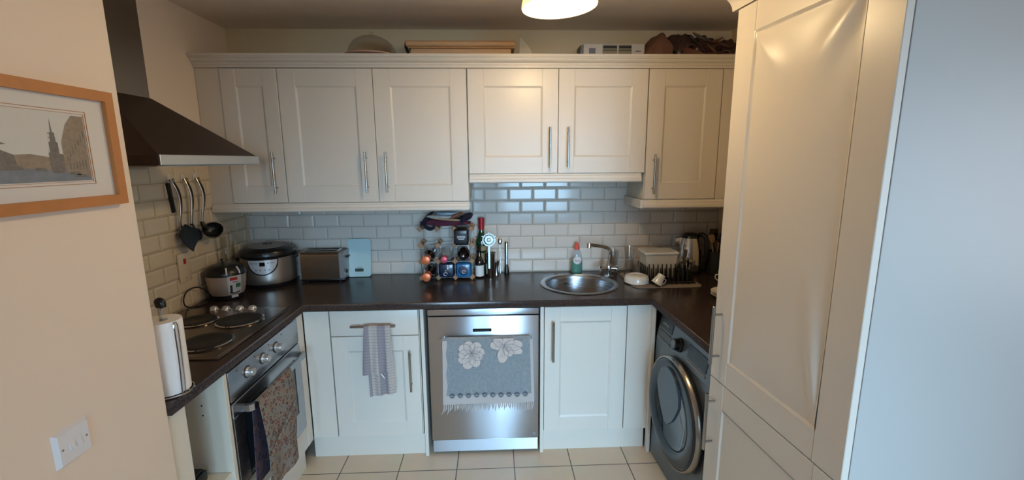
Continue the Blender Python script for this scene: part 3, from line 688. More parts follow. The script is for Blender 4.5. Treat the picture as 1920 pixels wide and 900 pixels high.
# light switch
t = thing('light_switch', 'white double light switch on the left wall below the picture', 'light switch', (XW, -1.885, .990), PI/2)
b = MB(); b.hexa([(-.0435, 0, -.043), (.0435, 0, -.043), (.0435, 0, .043), (-.0435, 0, .043)], [(-.037, -.0095, -.0365), (.037, -.0095, -.0365), (.037, -.0095, .0365), (-.037, -.0095, .0365)])
b.obj('plate', M['swp'], t, smooth=False)
for x in (-.0085, .0095):
    MB().hexa([(x-.0055, -.0095, -.010), (x+.0055, -.0095, -.010), (x+.0055, -.0095, .010), (x-.0055, -.0095, .010)], [(x-.0055, -.0135, -.010), (x+.0055, -.0135, -.010), (x+.0055, -.0102, .010), (x-.0055, -.0102, .010)]).obj('rocker', M['swp'], t, smooth=False)
for x in (-.030, .030): MB().lathe([(0, .0094), (.0028, .0094), (.0028, .0099), (0, .0099)], (x, 0, 0), 12, RX).obj('screw', M['greyp'], t)

# cooker switch on the tiled wall
t = thing('cooker_switch', 'white cooker switch with a red rocker on the tiles under the utensils', 'switch', (XL+.010, -.628, 1.12), PI/2)
MB().box(-.043, .043, -.009, 0, -.072, .072, .003, 2).obj('plate', M['tilew'], t)
MB().box(-.008, .008, -.013, -.009, .018, .044, .001).obj('rocker', M['red'], t)
MB().lathe([(0, .009), (.003, .009), (.003, .0096), (0, .0096)], (0, 0, -.055), 10, RX).obj('screw', M['ink'], t)

# ------------------------------------------------------------ tea towels
def curved(R, a0, a1, zlo, zhi, thick, b=None, nu=20, nv=6, sy=1):
    """patch standing off a round body; angle 0 faces -y; zlo/zhi may be functions of u in 0..1"""
    b = b or MB()
    zl = zlo if callable(zlo) else (lambda u: zlo); zh = zhi if callable(zhi) else (lambda u: zhi)
    def fn(u, v):
        a = a0+(a1-a0)*u; z = zl(u)+(zh(u)-zl(u))*v; r = R(z) if callable(R) else R
        return ((r+thick)*math.sin(a), -(r+thick)*math.cos(a)*sy, z)
    return b.grid(fn, nu, nv, thick=thick)
t = thing('oven_towel', 'floral patterned tea towel hanging over the oven door handle', 'tea towel', (-.990, -1.05, .27))
# handle: bar at x -.990, z .68
def tow(layer):
    def fn(u, v):
        # u across the width (along y), v down
        y = -.150+.285*u-(.012*v)
        if layer == 0:
            x = .013+.020*math.sin(PI*min(1, v*1.3))*.5+.007*math.sin(u*9+1)*v+.012*v; L = .435-.035*u*0
            z = .427-L*v+.01*math.sin(u*PI)*v
            if v < .04: x = .002+.011*(v/.04); z = .430
            y += .006*math.sin(v*7)*(u-.5); y = -.150+(y+.150)*(1-.10*v)+.010*v
        else:
            x = -.012-.004*math.sin(u*7)*v; z = .427-.36*v; y -= .020*v+.004
            if v < .04: x = -.001-.010*(v/.04); z = .430
        return (x, y, z)
    return fn
MB().grid(tow(0), 22, 26, thick=.003).obj('front_layer', M['tt1'], t)
MB().grid(tow(1), 16, 20, thick=.003).obj('back_layer', M['tt1b'], t, label='purple-toned reverse of the towel')
MB().grid(lambda u, v: (.036+.004*v, -.148+.25*u, .19+.10*u-.012*v+.001), 16, 2, thick=.002).obj('pocket_edge', M['ink4' if 0 else 'tt1'], t)

t = thing('drawer_towel', 'lilac checked tea towel bunched over the handle of the drawer', 'tea towel', (-.645, YD-.033, .37))
def tw2(x0, x1, X0, X1, ztop, zbot, yo, ph, fold=.006, skew=0):
    def fn(u, v):
        x = (x0+(x1-x0)*u)*(1-v)+(X0+(X1-X0)*u)*v
        y = yo-fold*math.sin(u*15+ph)*(.3+v)-.004*v; z = ztop-(ztop-zbot)*v+skew*u*v
        if v < .05: y = yo*(v/.05); z = ztop+.002*(1-v/.05)
        return (x, y, z)
    return fn
MB().grid(tw2(-.062, .068, -.056, .082, .4215, .028, -.0105, 2, .005, .016), 30, 24, thick=.002).obj('back_layer', M['tt2'], t)
MB().grid(tw2(-.066, .068, -.086, .060, .4235, .155, -.020, 0, .005, .02), 30, 22, thick=.002).obj('front_layer', M['tt2'], t)
MB().tube([(.01, -.028, .165), (.022, -.030, .150), (.028, -.030, .138)], .0028, 8).obj('hanging_loop', M['paper'], t)

t = thing('lace_towel', 'cream lace towel with flowers and a fringe over the dishwasher handle', 'towel', (-.068, YD-.045, .28))
LX0, LX1, LZ0, LZ1 = -.238, .236, .065, .442
def lace(u, v):
    x = LX0+(LX1-LX0)*u; x += -.008*v*(1-u)+.012*v*u
    y = -.0125-.003*math.sin(u*11)*v-.002*math.sin(u*23+1)*v; z = LZ1-(LZ1-LZ0)*v
    if v < .03: y = -.0125*(v/.03)
    return (x, y, z)
MB().grid(lace, 40, 26, thick=.0015).obj('net_ground', M['lnet'], t)
def lp(u, v, d=.0016):
    p = lace(u, max(.035, v)); return Vector((p[0], p[1]-d, p[2]))
MB().grid(lambda u, v: lp(u, .865+.135*v), 40, 4, thick=.0008).grid(lambda u, v: lp(.0+.045*u*(1+.5*math.sin(v*20)*.3), v), 3, 26, thick=.0008).grid(lambda u, v: lp(1-.03*u, v), 3, 26, thick=.0008).obj('hem', M['lace'], t)
b = MB()
R2 = random.Random(5)
for i in range(120):
    u = R2.uniform(.05, .95); v = R2.uniform(.05, .84); L = R2.uniform(.035, .085); a = R2.uniform(-.2, .5)+PI/3*(1 if u > .5 else 1)
    p = [lp(u+(k-1.5)*L*math.cos(a)*.28*(1+.3*k*math.sin(i)), v+(k-1.5)*L*math.sin(a)*.34, .0018) for k in range(4)]
    b.tube([q for q in p], [.0004, .0019, .0022, .0004], 6, 3)
b.obj('leaf_pattern', M['leafm'], t)
def petal_flower(b, cu, cv, petals, dark):
    for (a, L, w) in petals:
        ca, sa = math.cos(a), math.sin(a); pts = []
        for k in range(15):
            q = k/14; ww = w*math.sin(PI*min(1, q*.93+.03))**.55*(1+.10*math.sin(q*30)); pts.append((L*q, ww))
        ol = [(x, y) for x, y in pts]+[(x, -y) for x, y in reversed(pts)]
        C = lp(cu, cv); poly = [(C.x+x*ca-y*sa, C.z+x*sa+y*ca) for x, y in ol]
        poly = [(x, min(z, LZ1-.004)) for x, z in poly]
        yy = C.y-.0045-R2.uniform(0, .0008)
        b.prism(poly, yy, yy+.003, 'y')
        dark.tube([(x, yy-.0002, z) for x, z in poly[::2]+poly[:1]], .0007, 5, 1, smooth=False)
        for s in (-.35, 0, .35): dark.tube([(C.x+L*.1*ca, yy-.0002, C.z+L*.1*sa), (C.x+L*.7*math.cos(a+s*.6), yy-.0003, min(LZ1-.004, C.z+L*.7*math.sin(a+s*.6)))], .0004, 4, 1, smooth=False)
fl, dk = MB(), MB()
petal_flower(fl, .32, .22, [(2.6, .075, .030), (3.3, .070, .026), (1.9, .07, .03), (.9, .072, .03), (.1, .070, .030), (-.5, .065, .026), (-1.2, .085, .030), (-1.9, .095, .034), (-2.5, .085, .030)], dk)
petal_flower(fl, .68, .13, [(3.0, .075, .026), (2.4, .07, .025), (-1.7, .095, .030), (-.9, .07, .024), (.1, .10, .030), (-.35, .105, .026), (.9, .07, .03)], dk)
fl.obj('flower', M['flowm'], t); dk.obj('outline_stitch', M['lring'], t)
b = MB()
for i in range(10):
    C = lp(.10+.80*i/9, .865, .004)
    for r, q in ((.0135, .0013), (.0075, .0022)):
        b.tube([(C.x+r*math.cos(a), C.y, C.z+r*math.sin(a)) for a in [k*2*PI/20 for k in range(21)]], q, 5, 1, smooth=False)
b.obj('ring_border', M['lring'], t)
b = MB()
for i in range(44):
    u = (i+.5)/44; C = Vector(lace(u, 1)); dx = R2.uniform(-.008, .008); L = R2.uniform(.028, .05)+.016*abs(2*u-1)**4
    b.tube([C+Vector((0, .0, .003)), C+Vector((dx*.4, -.002, -L*.5)), C+Vector((dx-.010*(1-u)**3, -.001, -L))], [.003, .0042, .0012], 6, 4)
b.obj('fringe', M['lace'], t)

# ------------------------------------------------------------ kitchen roll
t = thing('paper_towel_holder', 'chrome wire kitchen roll holder with a black knob at the worktop end', 'kitchen roll holder', (-1.078, -1.500, .910))
MB().tube([(.062*math.cos(a), .062*math.sin(a), .0035) for a in [k*2*PI/32 for k in range(33)]], .003, 8, 1).box(-.06, .06, -.004, .004, .001, .0055).box(-.004, .004, -.06, .06, .001, .0055).obj('base', M['chrome'], t)
MB().cyl((0, 0, .002), (0, 0, .285), .004).obj('post', M['chrome'], t)
MB().tube([(.0, .0, .285), (.006, -.004, .303), (.016, -.008, .300), (.022, -.010, .285)], [.008, .013, .013, .008], 14, 5).obj('knob', M['black'], t)
MB().tube([(.056, -.030, .003), (.060, -.030, .12), (.060, -.030, .225), (.056, -.0225, .240), (.060, -.015, .225), (.060, -.015, .12), (.056, -.015, .003)], .0022, 8, 5).obj('side_arm', M['chrome'], t)
b = MB().lathe([(.020, .007), (.0545, .007), (.0555, .012), (.0555, .238), (.0545, .243), (.020, .243), (.019, .238), (.019, .012)], seg=56, closed=True)
o = b.obj('paper_towel_roll', M['paper']); o.location = (-1.078, -1.5, .910); tag(o, 'roll of white kitchen paper standing on the wire holder', 'kitchen roll')

# ------------------------------------------------------------ hooks and utensils on the left tiles
XT = XL+.0105
def hook(y, z, lab):
    t = thing('wall_hook', lab, 'hook', (XT, y, z))
    MB().box(0, .004, -.010, .010, -.020, .020, .003, 2).obj('plate', M['swp'], t)
    MB().tube([(.004, 0, -.004), (.010, 0, -.012), (.016, 0, -.010), (.017, 0, -.002)], .0022, 8).obj('hook', M['chrome'], t)
UY = (-.648, -.553, -.462)
for y, l in zip(UY, ('white adhesive hook nearest the extractor edge, holding the slotted spoon', 'middle white adhesive hook on the left tiles', 'white adhesive hook nearest the corner, holding the ladle')): hook(y, 1.563, l)
def utensil(name, label, y, lean, head, bow):
    """steel-handled utensil hanging from its hook; lean shifts the foot of the handle along the wall"""
    t = thing(name, label, 'kitchen utensil', (XT+.018, y, 1.556))
    b = MB(); pts = spline([(-.002, -.002, .004), (.008, bow*.3, -.03), (.014, bow, -.08), (.013, bow*.9+lean*.4, -.14), (.008, lean*.7, -.20), (.006, lean, -.245)], 6)
    def fn(u, v):
        k = v*(len(pts)-1); a = int(min(k, len(pts)-2)); p = pts[a].lerp(pts[a+1], k-a); w = .0105-.0035*v; q = 2*PI*u
        return (p.x+.0055*math.cos(q), p.y+w*math.sin(q), p.z)
    b.grid(fn, 14, 24); b.obj('handle', M['nickel'], t)
    MB().tube([(.010, -.004, -.01), (.019, bow*.6, -.05), (.0195, bow+.001, -.10), (.016, bow*.8+lean*.4, -.15)], .0035, 8, 5).obj('grip_inlay', M['black'], t)
    MB().tube([(.006, 0, .008), (.004, 0, -.006)], .0062, 10, 3).obj('hanging_ring', M['nickel'], t)
    head(t, lean)
def slotted(t, lean):
    def fn(u, v):
        a = (u-.5)*2; w = .026+.030*math.sin(PI*min(1, .12+v*.55)); cx_, cz_ = lean-.004+.066*v, -.240-.085*v
        return (.008+.020*v+.006*a*a, cx_+a*w*.72, cz_+a*w*.62)
    MB().grid(fn, 12, 12, thick=.004).tube([(.006, lean, -.225), (.009, lean+.012, -.255)], [.009, .012], 10, 3).obj('head', M['black'], t)
def ladle(t, lean):
    b = MB(); b.tube([(.006, lean, -.222), (.010, lean+.004, -.245), (.018, lean+.018, -.262)], [.009, .012, .013], 10, 4)
    Rm = Matrix.Rotation(.75, 3, 'X') @ Matrix.Rotation(.35, 3, 'Y')
    b.lathe([(.0, -.034), (.022, -.031), (.040, -.016), (.047, .006), (.0485, .010), (.045, .008), (.038, -.012), (.020, -.027), (0, -.030)], (.045, lean+.022, -.275), 28, Rm)
    b.obj('head', M['black'], t)
def spoonh(t, lean):
    b = MB(); b.tube([(.006, lean, -.222), (.008, lean+.008, -.25)], [.008, .010], 10, 2)
    b.lathe([(0, -.036), (.012, -.033), (.024, -.018), (.028, 0), (.024, .020), (.012, .036), (0, .040)], (.014, lean+.026, -.282), 20, Matrix.Rotation(.65, 3, 'X'), sx=.35); b.obj('head', M['black'], t)
utensil('slotted_spatula', 'black slotted spatula with a steel handle, first hanging from the extractor side', UY[0], .004, slotted, .014)
utensil('serving_spoon', 'black serving spoon with a steel handle hanging between the other two', UY[1], -.010, spoonh, .006)
utensil('ladle', 'black ladle with a steel handle hanging nearest the corner', UY[2], -.020, ladle, .008)
b = MB().box(-.004, .010, -.010, .010, -.155, -.01, .004, 2)
o = b.obj('knife_sheath', M['black']); o.location = (XT+.001, -.662, 1.553); o.rotation_euler = (.10, 0, 0); tag(o, 'slim black sheath hanging behind the slotted spatula', 'knife sheath')

# ------------------------------------------------------------ left corner appliances
RZT = Matrix.Rotation
t = thing('rice_cooker', 'small rice cooker with a black lid and coloured label in the left corner', 'rice cooker', (-1.488, -.468, .910), math.radians(56))
MB().lathe([(0, .0), (.070, 0), (.075, .004), (.077, .030), (0, .030)], seg=48).obj('base', M['black'], t)
bp = [(0, .028), (.078, .028), (.084, .040), (.091, .085), (.095, .130), (.096, .134), (0, .134)]
MB().lathe(bp, seg=56).obj('body', M['pinkgrey'], t)
MB().lathe([(0, .134), (.098, .134), (.099, .140), (.094, .158), (.080, .178), (.060, .187), (.020, .191), (0, .191)], seg=56).obj('lid', M['black'], t)
MB().cyl((-.01, .0, .19), (-.013, 0, .212), .004, .003).ball((-.013, 0, .214), .007, 12).obj('steam_valve', M['black'], t)
R_ = lambda z: .084+(z-.04)*.125
pnl = curved(R_, -.42, .34, .036, .136, .003).obj('label_panel', M['panel'], t, label='silver front panel with red and green print')
curved(R_, -.28, .10, .112, .128, .0036).obj('red_print', M['red'], pnl); curved(R_, -.15, .12, .100, .104, .0036).obj('red_line', M['red'], pnl)
curved(R_, .0, .28, .070, .092, .0036).obj('green_print', M['green'], pnl); curved(R_, -.30, -.18, .044, .086, .0036).obj('black_print', M['ink'], pnl)
curved(R_, -.36, .26, lambda u: .043-.006*math.sin(PI*u), lambda u: .050-.006*math.sin(PI*u), .0036).obj('button_strip', M['ink'], pnl)
for a in (-.40, .26):
    MB().tube([(math.sin(a)*r, -math.cos(a)*r, z) for r, z in ((.099, .144), (.094, .160), (.080, .180))], .004, 8, 4).obj('lid_strip', M['swp'], t)
curved(.080, -.25, .15, .016, .028, .003).obj('foot_badge', M['panel'], t)
t = thing('power_cable', 'black power cable looping from the small rice cooker to the tiles', 'cable', (-1.55, -.55, .91))
MB().tube([(-1.535, -.525, .925), (-1.555, -.56, .985), (-1.575, -.60, 1.005), (-1.580, -.650, .998), (-1.578, -.683, .965), (-1.572, -.680, .930), (-1.560, -.64, .9145), (-1.535, -.60, .9135), (-1.52, -.56, .914)], .0032, 8).obj('cable', M['black'], t, world=True)
o = t.children[0]

t = thing('rice_cooker', 'large steel multicooker with a black lid and half-round control panel', 'rice cooker', (-1.402, -.176, .910), math.radians(14))
R2c = .150
MB().lathe([(0, 0), (.138, 0), (.143, .006), (.145, .026), (0, .026)], seg=64).obj('base', M['black'], t)
MB().lathe([(0, .024), (.146, .024), (.150, .032), (.151, .060), (.150, .176), (0, .176)], seg=72).obj('body', M['steelp'], t)
lid = MB().lathe([(0, .176), (.152, .176), (.156, .182), (.157, .196), (.150, .214), (.132, .226), (.10, .232), (0, .234)], seg=72).obj('lid', M['black'], t)
MB().lathe([(0, .2335), (.098, .2325), (.104, .2325), (.104, .2345), (.09, .238), (0, .243)], seg=56).obj('lid_disc', M['greyp'], lid)
MB().lathe([(0, .242), (.026, .2425), (.024, .2485), (0, .249)], (0, .01, 0), 28).obj('steam_valve', M['black'], lid)
MB().box(-.02, .02, -.155, -.135, .196, .210, .004, 2).obj('latch', M['black'], lid)
dz = lambda u: .172-.085*math.sqrt(max(0, 1-(2*u-1)**2))
curved(.1505, -.56, .56, lambda u: dz(u)-.006, .176, .003, nu=36).obj('panel_surround', M['black'], t)
pn = curved(.1515, -.52, .52, lambda u: min(.170, dz(u)+.002), .172, .004, nu=36).obj('control_panel', M['panel'], t)
curved(.1525, -.09, .09, .138, .160, .0045, nu=8).obj('display', M['blackg'], pn)
for a in (-.38, -.30, -.2, .2, .30, .38): curved(.1525, a-.025, a+.025, .152, .158, .0045, nu=3).obj('button', M['greyp'], pn)
for a in (-.22, -.08, .08, .22): curved(.1525, a-.03, a+.03, .112, .118, .0045, nu=3).obj('button', M['greyp'], pn)
for s in (-1, 1):
    MB().tube([(s*.148, -.035, .165), (s*.164, -.03, .168), (s*.168, 0, .168), (s*.164, .03, .168), (s*.148, .035, .165)], .009, 10, 5).obj('side_handle', M['black'], t)

t = thing('glass_jug', 'clear glass beaker standing in the corner behind the small rice cooker', 'glass', (-1.556, -.330, .910))
MB().lathe([(0, .003), (.030, .0), (.036, .006), (.046, .34), (.044, .34), (.034, .010), (0, .006)], seg=40).obj('vessel', M['glass'], t)
MB().lathe([(.044, .335), (.047, .335), (.047, .342), (.044, .342)], seg=40, closed=True).obj('rim', M['glass'], t)

t = thing('toaster', 'two-slice stainless steel toaster beside the kitchen scale', 'toaster', (-1.088, -.108, .910), math.radians(2))
w2, d2 = .128, .075
MB().box(-w2-.002, w2+.004, -d2, d2, .006, .022, .006, 2).obj('base', M['black'], t)
def rb(x0, x1, d, z0, z1, r, n=6):
    pts = [(-d, z0), (d, z0)]+[(d-r+r*math.cos(a), z1-r+r*math.sin(a)) for a in [PI/2*k/n for k in range(n+1)]]+[(-d+r+r*math.cos(a), z1-r+r*math.sin(a)) for a in [PI/2+PI/2*k/n for k in range(n+1)]]
    return pts
MB().prism(rb(0, 0, d2, .020, .188, .024), -w2+.004, w2-.024, 'x').obj('body', M['steelr'], t)
MB().prism(rb(0, 0, d2-.003, .022, .185, .026), -w2-.006, -w2+.0035, 'x').obj('end_cap', M['greyp'], t)
e = MB().prism(rb(0, 0, d2-.003, .022, .185, .026), w2-.0235, w2+.004, 'x').obj('end_cap', M['greyp'], t)
for y in (-.030, .030): MB().box(-w2+.022, w2-.045, y-.014, y+.014, .1875, .1895, .001).obj('slot', M['blackm'], t)
MB().box(w2+.004, w2+.022, -.018, .018, .140, .150, .003, 2).obj('lever', M['black'], t)
MB().lathe([(0, 0), (.012, 0), (.011, .010), (0, .010)], (w2+.004, -.02, .055), 20, Matrix.Rotation(PI/2, 3, 'Y')).obj('dial', M['black'], t)
for x in (-.10, .10):
    for y in (-.05, .05): MB().cyl((x, y, 0), (x, y, .007), .010).obj('foot', M['black'], t)
t = thing('power_cable', 'thin black cable hanging in a loop between the multicooker and the toaster', 'cable', (-1.235, -.03, .91))
MB().tube([(-1.250, -.020, 1.06), (-1.232, -.022, 1.02), (-1.240, -.030, .95), (-1.225, -.045, .9145), (-1.228, -.070, .914)], .003, 8).obj('cable', M['black'], t, world=True)

t = thing('kitchen_scale', 'pale blue glass kitchen scale leaning upright against the tiles', 'kitchen scale', (-.893, -.068, .9115), 0, rx=math.radians(-9.5))
b = MB(); n = 8; rr = .018; W_, H_ = .0735, .243
pl_ = []
for cx_, cz_, a0 in ((W_-rr, rr, -PI/2), (W_-rr, H_-rr, 0), (-W_+rr, H_-rr, PI/2), (-W_+rr, rr, PI)):
    pl_ += [(cx_+rr*math.cos(a0+PI/2*k/n), cz_+rr*math.sin(a0+PI/2*k/n)) for k in range(n+1)]
b.prism(pl_, -.010, -.004, 'y').obj('glass_plate', M['bluscale'], t)
b = MB(); b.prism([(x*.97, .003+z*.975) for x, z in pl_], -.0038, .010, 'y').obj('back_shell', M['swp'], t)
MB().box(-.027, .027, -.0108, -.0101, .033, .053, .0003).obj('display', M['lcd'], t)
text('logo', 'SALTER', .0095, M['inkg'], t, (0, -.0106, .061)); text('display_digits', '0.0', .014, M['ink'], t, (.004, -.0112, .043))

# ------------------------------------------------------------ wine rack and what it holds
RX0, RXP, RZ0, RZP, RYF, RYB = -.478, .104, .928, .101, -.195, -.035
t = thing('wine_rack', 'small wine rack of beech blocks and metal strips on the worktop', 'wine rack', (-.322, -.115, .910))
for i in range(4):
    for j in range(4):
        for y0_, y1_ in ((RYF, RYF+.030), (RYB-.030, RYB)):
            b = MB(); b.box(-.0135, .0135, y0_, y1_, -.0135, .0135, .002)
            bmesh.ops.transform(b.bm, matrix=Matrix.Translation((RX0+i*RXP, 0, RZ0+.001+j*RZP)) @ Matrix.Rotation(PI/4, 4, 'Y'), verts=b.bm.verts)
            b.obj('beech_block', M['beech'], t, world=True)
b = MB()
for y in (RYF+.015, RYB-.015):
    for j in range(4): b.box(RX0+.012, RX0+3*RXP-.012, y-.010, y+.010, RZ0+j*RZP-.0008, RZ0+j*RZP+.0008)
    for i in range(4): b.box(RX0+i*RXP-.0008, RX0+i*RXP+.0008, y-.010, y+.010, RZ0+.012, RZ0+3*RZP-.012)
b.obj('metal_strips', M['steel'], t, world=True)
b = MB()
for i in range(4):
    for j in range(4): b.box(RX0+i*RXP-.004, RX0+i*RXP+.004, RYF+.03, RYB-.03, RZ0+j*RZP-.004, RZ0+j*RZP+.004)
b.obj('cross_bars', M['beech'], t, world=True)
def cell(i, j): return RX0+(i+.5)*RXP, RZ0+(j+.5)*RZP
def bottle(name, label, loc, H_, R_, glass, foil, foilz, lab=None, R=None, neck=.0135, shoulder=.58, group=None):
    t = thing(name, label, 'bottle', loc)
    if R: t.rotation_euler = R
    h = H_
    MB().lathe([(0, .006), (R_*.6, .004), (R_*.92, 0), (R_, .006), (R_, h*shoulder), (R_*.93, h*(shoulder+.05)), (R_*.62, h*(shoulder+.12)), (neck*1.1, h*(shoulder+.19)), (neck, h*.9), (neck*1.15, h*.955), (neck*1.15, h*.99), (neck*.9, h), (0, h)], seg=40).obj('glass_body', M[glass], t)
    if foil: MB().lathe([(neck*1.22, h*foilz), (neck*1.25, h*.95), (neck*1.3, h*.997), (neck*.9, h*1.006), (0, h*1.006)], seg=32).obj('foil', M[foil], t)
    if lab: lab(t, R_)
    return t
for (i, j, y, L, R_, g, f, lab) in ((0, 1, -.030, .315, .0375, 'darkb', 'orangef', 'dark bottle with copper foil lying in the middle row of the rack'),
                                    (0, 0, -.030, .315, .0375, 'darkb', 'orangef', 'dark bottle with copper foil lying in the bottom row of the rack'),
                                    (1, 1, -.030, .300, .036, 'clearb', 'pinkf', 'clear glass bottle with pink foil lying in the centre of the rack'),
                                    (2, 1, -.030, .240, .038, 'darkb', None, 'dark bottle lying in the right of the middle row of the rack')):
    x, z = cell(i, j); b_ = bottle('wine_bottle', lab, (x, y, z-RZP/2+.004+R_+.001), L, R_, g, f, .80, R=(PI/2, 0, 0), neck=.015 if f != 'orangef' else .019)
def tin(name, label, i, j, m, y0, y1, w, h, cat='tin', lid=None, txt=None, pattern=None):
    x, z = cell(i, j); z0 = z-RZP/2+.0055
    t = thing(name, label, cat, (x, (y0+y1)/2, z0)); dy = (y1-y0)/2
    MB().box(-w/2, w/2, -dy, dy, 0, h, .010, 3).obj('body', M[m], t)
    return t, dy
t, dy = tin('tin_box', 'dark navy tin with a ring pull in the bottom row of the wine rack', 1, 0, 'navy', -.212, -.075, .088, .086)
MB().box(-.038, .038, -dy-.002, -dy, .006, .080, .006, 2).obj('lid', M['navy'], t)
def ringpull(t, dy, m1, cx, cz, r=.011):
    MB().tube([(cx+r*math.cos(a), -dy-.004, cz+r*.9*math.sin(a)) for a in [k*2*PI/20 for k in range(18)]], .002, 8, 1).obj('ring_pull', M['panel'], t)
ringpull(t, dy, None, -.006, .022); MB().box(.004, .012, -dy-.004, -dy-.002, .052, .068, .002).obj('tab', M['swp'], t)
MB().tube([(-.010, -dy-.003, .040), (.002, -dy-.003, .046)], .0018, 8, 2).obj('rivet', M['panel'], t)
t, dy = tin('tin_box', 'bright blue tin with a ring pull in the bottom right of the wine rack', 2, 0, 'blue', -.212, -.075, .088, .086)
MB().lathe([(0, 0), (.030, 0), (.031, .002), (.025, .003), (.024, .0015), (0, .0015)], (0, -dy, .044), 32, RX).obj('lid_disc', M['navy'], t)
ringpull(t, dy, None, .002, .034, .010); MB().ball((.002, -dy-.004, .052), .004, 10).obj('rivet', M['red'], t)
x, z = cell(2, 2)
t = thing('drinks_pack', 'black box with white lettering standing in the top right of the wine rack', 'box', (x-.008, -.150, z-RZP/2+.006))
MB().box(-.043, .043, -.075, .07, 0, .098, .012, 3).obj('body', M['black'], t)
MB().box(-.036, .036, -.077, -.074, .010, .072, .006, 2).obj('front_panel', M['navy2'], t)
for zz, w_ in ((.054, .024), (.045, .025), (.036, .018)): MB().box(-w_, w_, -.0785, -.077, zz, zz+.0045, .001).obj('lettering', M['panel'], t)
# cloth bundle and packets on top of the rack
from mathutils import noise
def crumple(sx, sy, sz, seed, m, amp=.25, fr=2.2, sub=4, name='bundle', parent=None, loc=(0, 0, 0), rot=(0, 0, 0), flat=True):
    b = MB(); bmesh.ops.create_icosphere(b.bm, subdivisions=sub, radius=1)
    off = Vector((seed*3.1, seed*1.7, seed*.9))
    from mathutils import Euler
    E_ = Euler(rot).to_matrix()
    for v in b.bm.verts:
        p = v.co.copy(); n = noise.fractal(p*fr+off, .8, 2.2, 4)*amp+abs(noise.noise(p*fr*1.6+off))*amp
        p = p*(1+n); q = Vector((p.x*sx, p.y*sy, p.z*sz)); q = E_@q+Vector(loc)
        v.co = q
    if flat:
        for v in b.bm.verts: v.co.z = max(v.co.z, 0)
    return b.obj(name, M[m], parent, sharp=180)
zt = RZ0+3*RZP+.0205
t = thing('cloth_bundle', 'navy and maroon cloths folded on top of the wine rack', 'cloth', (-.322, -.125, zt))
crumple(.148, .078, .024, 1, 'maroonc', .18, name='maroon_cloth', parent=t, loc=(0, 0, .014))
crumple(.056, .060, .013, 2, 'navyc', .25, name='navy_cloth', parent=t, loc=(-.122, -.012, .034), rot=(0, -.85, 0))
crumple(.062, .060, .020, 3, 'navyc', .3, name='navy_cloth', parent=t, loc=(.105, -.014, .036), rot=(0, -.45, 0))
MB().tube([(-.13, -.07, .012), (-.11, -.085, -.006), (-.085, -.090, -.014), (-.06, -.085, .0)], [.008, .012, .012, .006], 10, 5).obj('hanging_corner', M['navyc'], t)
for k in range(3): MB().tube([(.128+.010*k, -.05-.008*k, .048), (.136+.011*k, -.05-.008*k, .074)], [.009, .002], 8, 3).obj('cloth_tip', M['navyc'], t)
for nm, lab, m, loc, sc, rt in (('packet', 'flat tan packet lying under the white one on the cloths', 'tanp', (.0, -.055, .0415), (.095, .035, .009), .10),
                                ('packet', 'crumpled white packet on the cloth bundle over the wine rack', 'whitep', (-.035, -.055, .056), (.078, .035, .012), .03),
                                ('packet', 'orange-brown packet at the right of the cloth bundle', 'orgp', (.060, -.050, .060), (.050, .030, .009), -.45),
                                ('packet', 'pale blue packet on the very top of the cloth bundle', 'lbluep', (.01, -.03, .074), (.070, .045, .010), 0)):
    o = crumple(sc[0], sc[1], sc[2], len(lab), m, .15, 3, 3, name=nm, rot=(0, rt, 0), flat=False)
    o.location = (-.322+loc[0], -.125+loc[1], zt+loc[2]); tag(o, lab, 'packet')

# ------------------------------------------------------------ bottles and bar tools right of the rack
def lblA(t, r):
    MB().lathe([(r+.0003, .085), (r+.0008, .085), (r+.0008, .150), (r+.0003, .150)], seg=40, closed=True).obj('label', M['lblt'], t)
    MB().lathe([(r+.0003, .165), (r+.0008, .165), (r+.0008, .195), (r+.0003, .195)], seg=40, closed=True).obj('neck_label', M['lblt'], t)
bottle('wine_bottle', 'tall green wine bottle with a red foil top right of the rack', (-.108, -.060, .910), .372, .037, 'greenb', 'redf', .80, lblA, neck=.0155)
def lblB(t, r): MB().lathe([(r+.0003, .012), (r+.0008, .012), (r+.0008, .082), (r+.0003, .082)], seg=40, closed=True).obj('label', M['lblw'], t)
bottle('small_bottle', 'small dark bottle with a white label in front of the green bottle', (-.122, -.132, .910), .205, .027, 'darkb', None, .8, lblB, neck=.011, shoulder=.50)
t = thing('cocktail_shaker', 'steel cocktail shaker cup holding a strainer', 'shaker', (-.055, -.125, .910))
MB().lathe([(0, .003), (.026, 0), (.028, .004), (.034, .150), (.0355, .158), (.034, .158), (.032, .150), (.026, .006), (0, .006)], seg=40).obj('cup', M['steelt'], t)
t = thing('cocktail_strainer', 'round steel cocktail strainer with a coiled rim above the shaker', 'strainer', (-.060, -.1645, 1.06), rx=math.radians(-8))
RS = Matrix.Rotation(PI/2, 3, 'X'); c = (0, 0, .095)
MB().lathe([(.033, -.001), (.041, -.001), (.041, .001), (.033, .001)], c, 40, RS, closed=True).lathe([(.014, -.001), (.026, -.001), (.026, .001), (.014, .001)], c, 32, RS, closed=True).lathe([(0, -.001), (.006, -.001), (.006, .001), (0, .001)], c, 20, RS).box(-.034, .034, -.0008, .0008, .0935, .0965).box(-.0015, .0015, -.0008, .0008, .061, .129).obj('disc', M['silverw'], t)
MB().tube([((.037+.0035*math.cos(q*19))*math.cos(q), .0035*math.sin(q*19)-.001, .095+(.037+.0035*math.cos(q*19))*math.sin(q)) for q in [k*2*PI/260 for k in range(261)]], .0007, 5, 1, smooth=False).obj('coil', M['silverw'], t)
for a in (.5, PI/2, PI-.5): MB().box(-.004, .004, -.001, .001, .038, .051, .001).obj('prong', M['silverw'], t).data.transform(Matrix.Translation((0, 0, .095)) @ Matrix.Rotation(PI/2-a, 4, 'Y'))
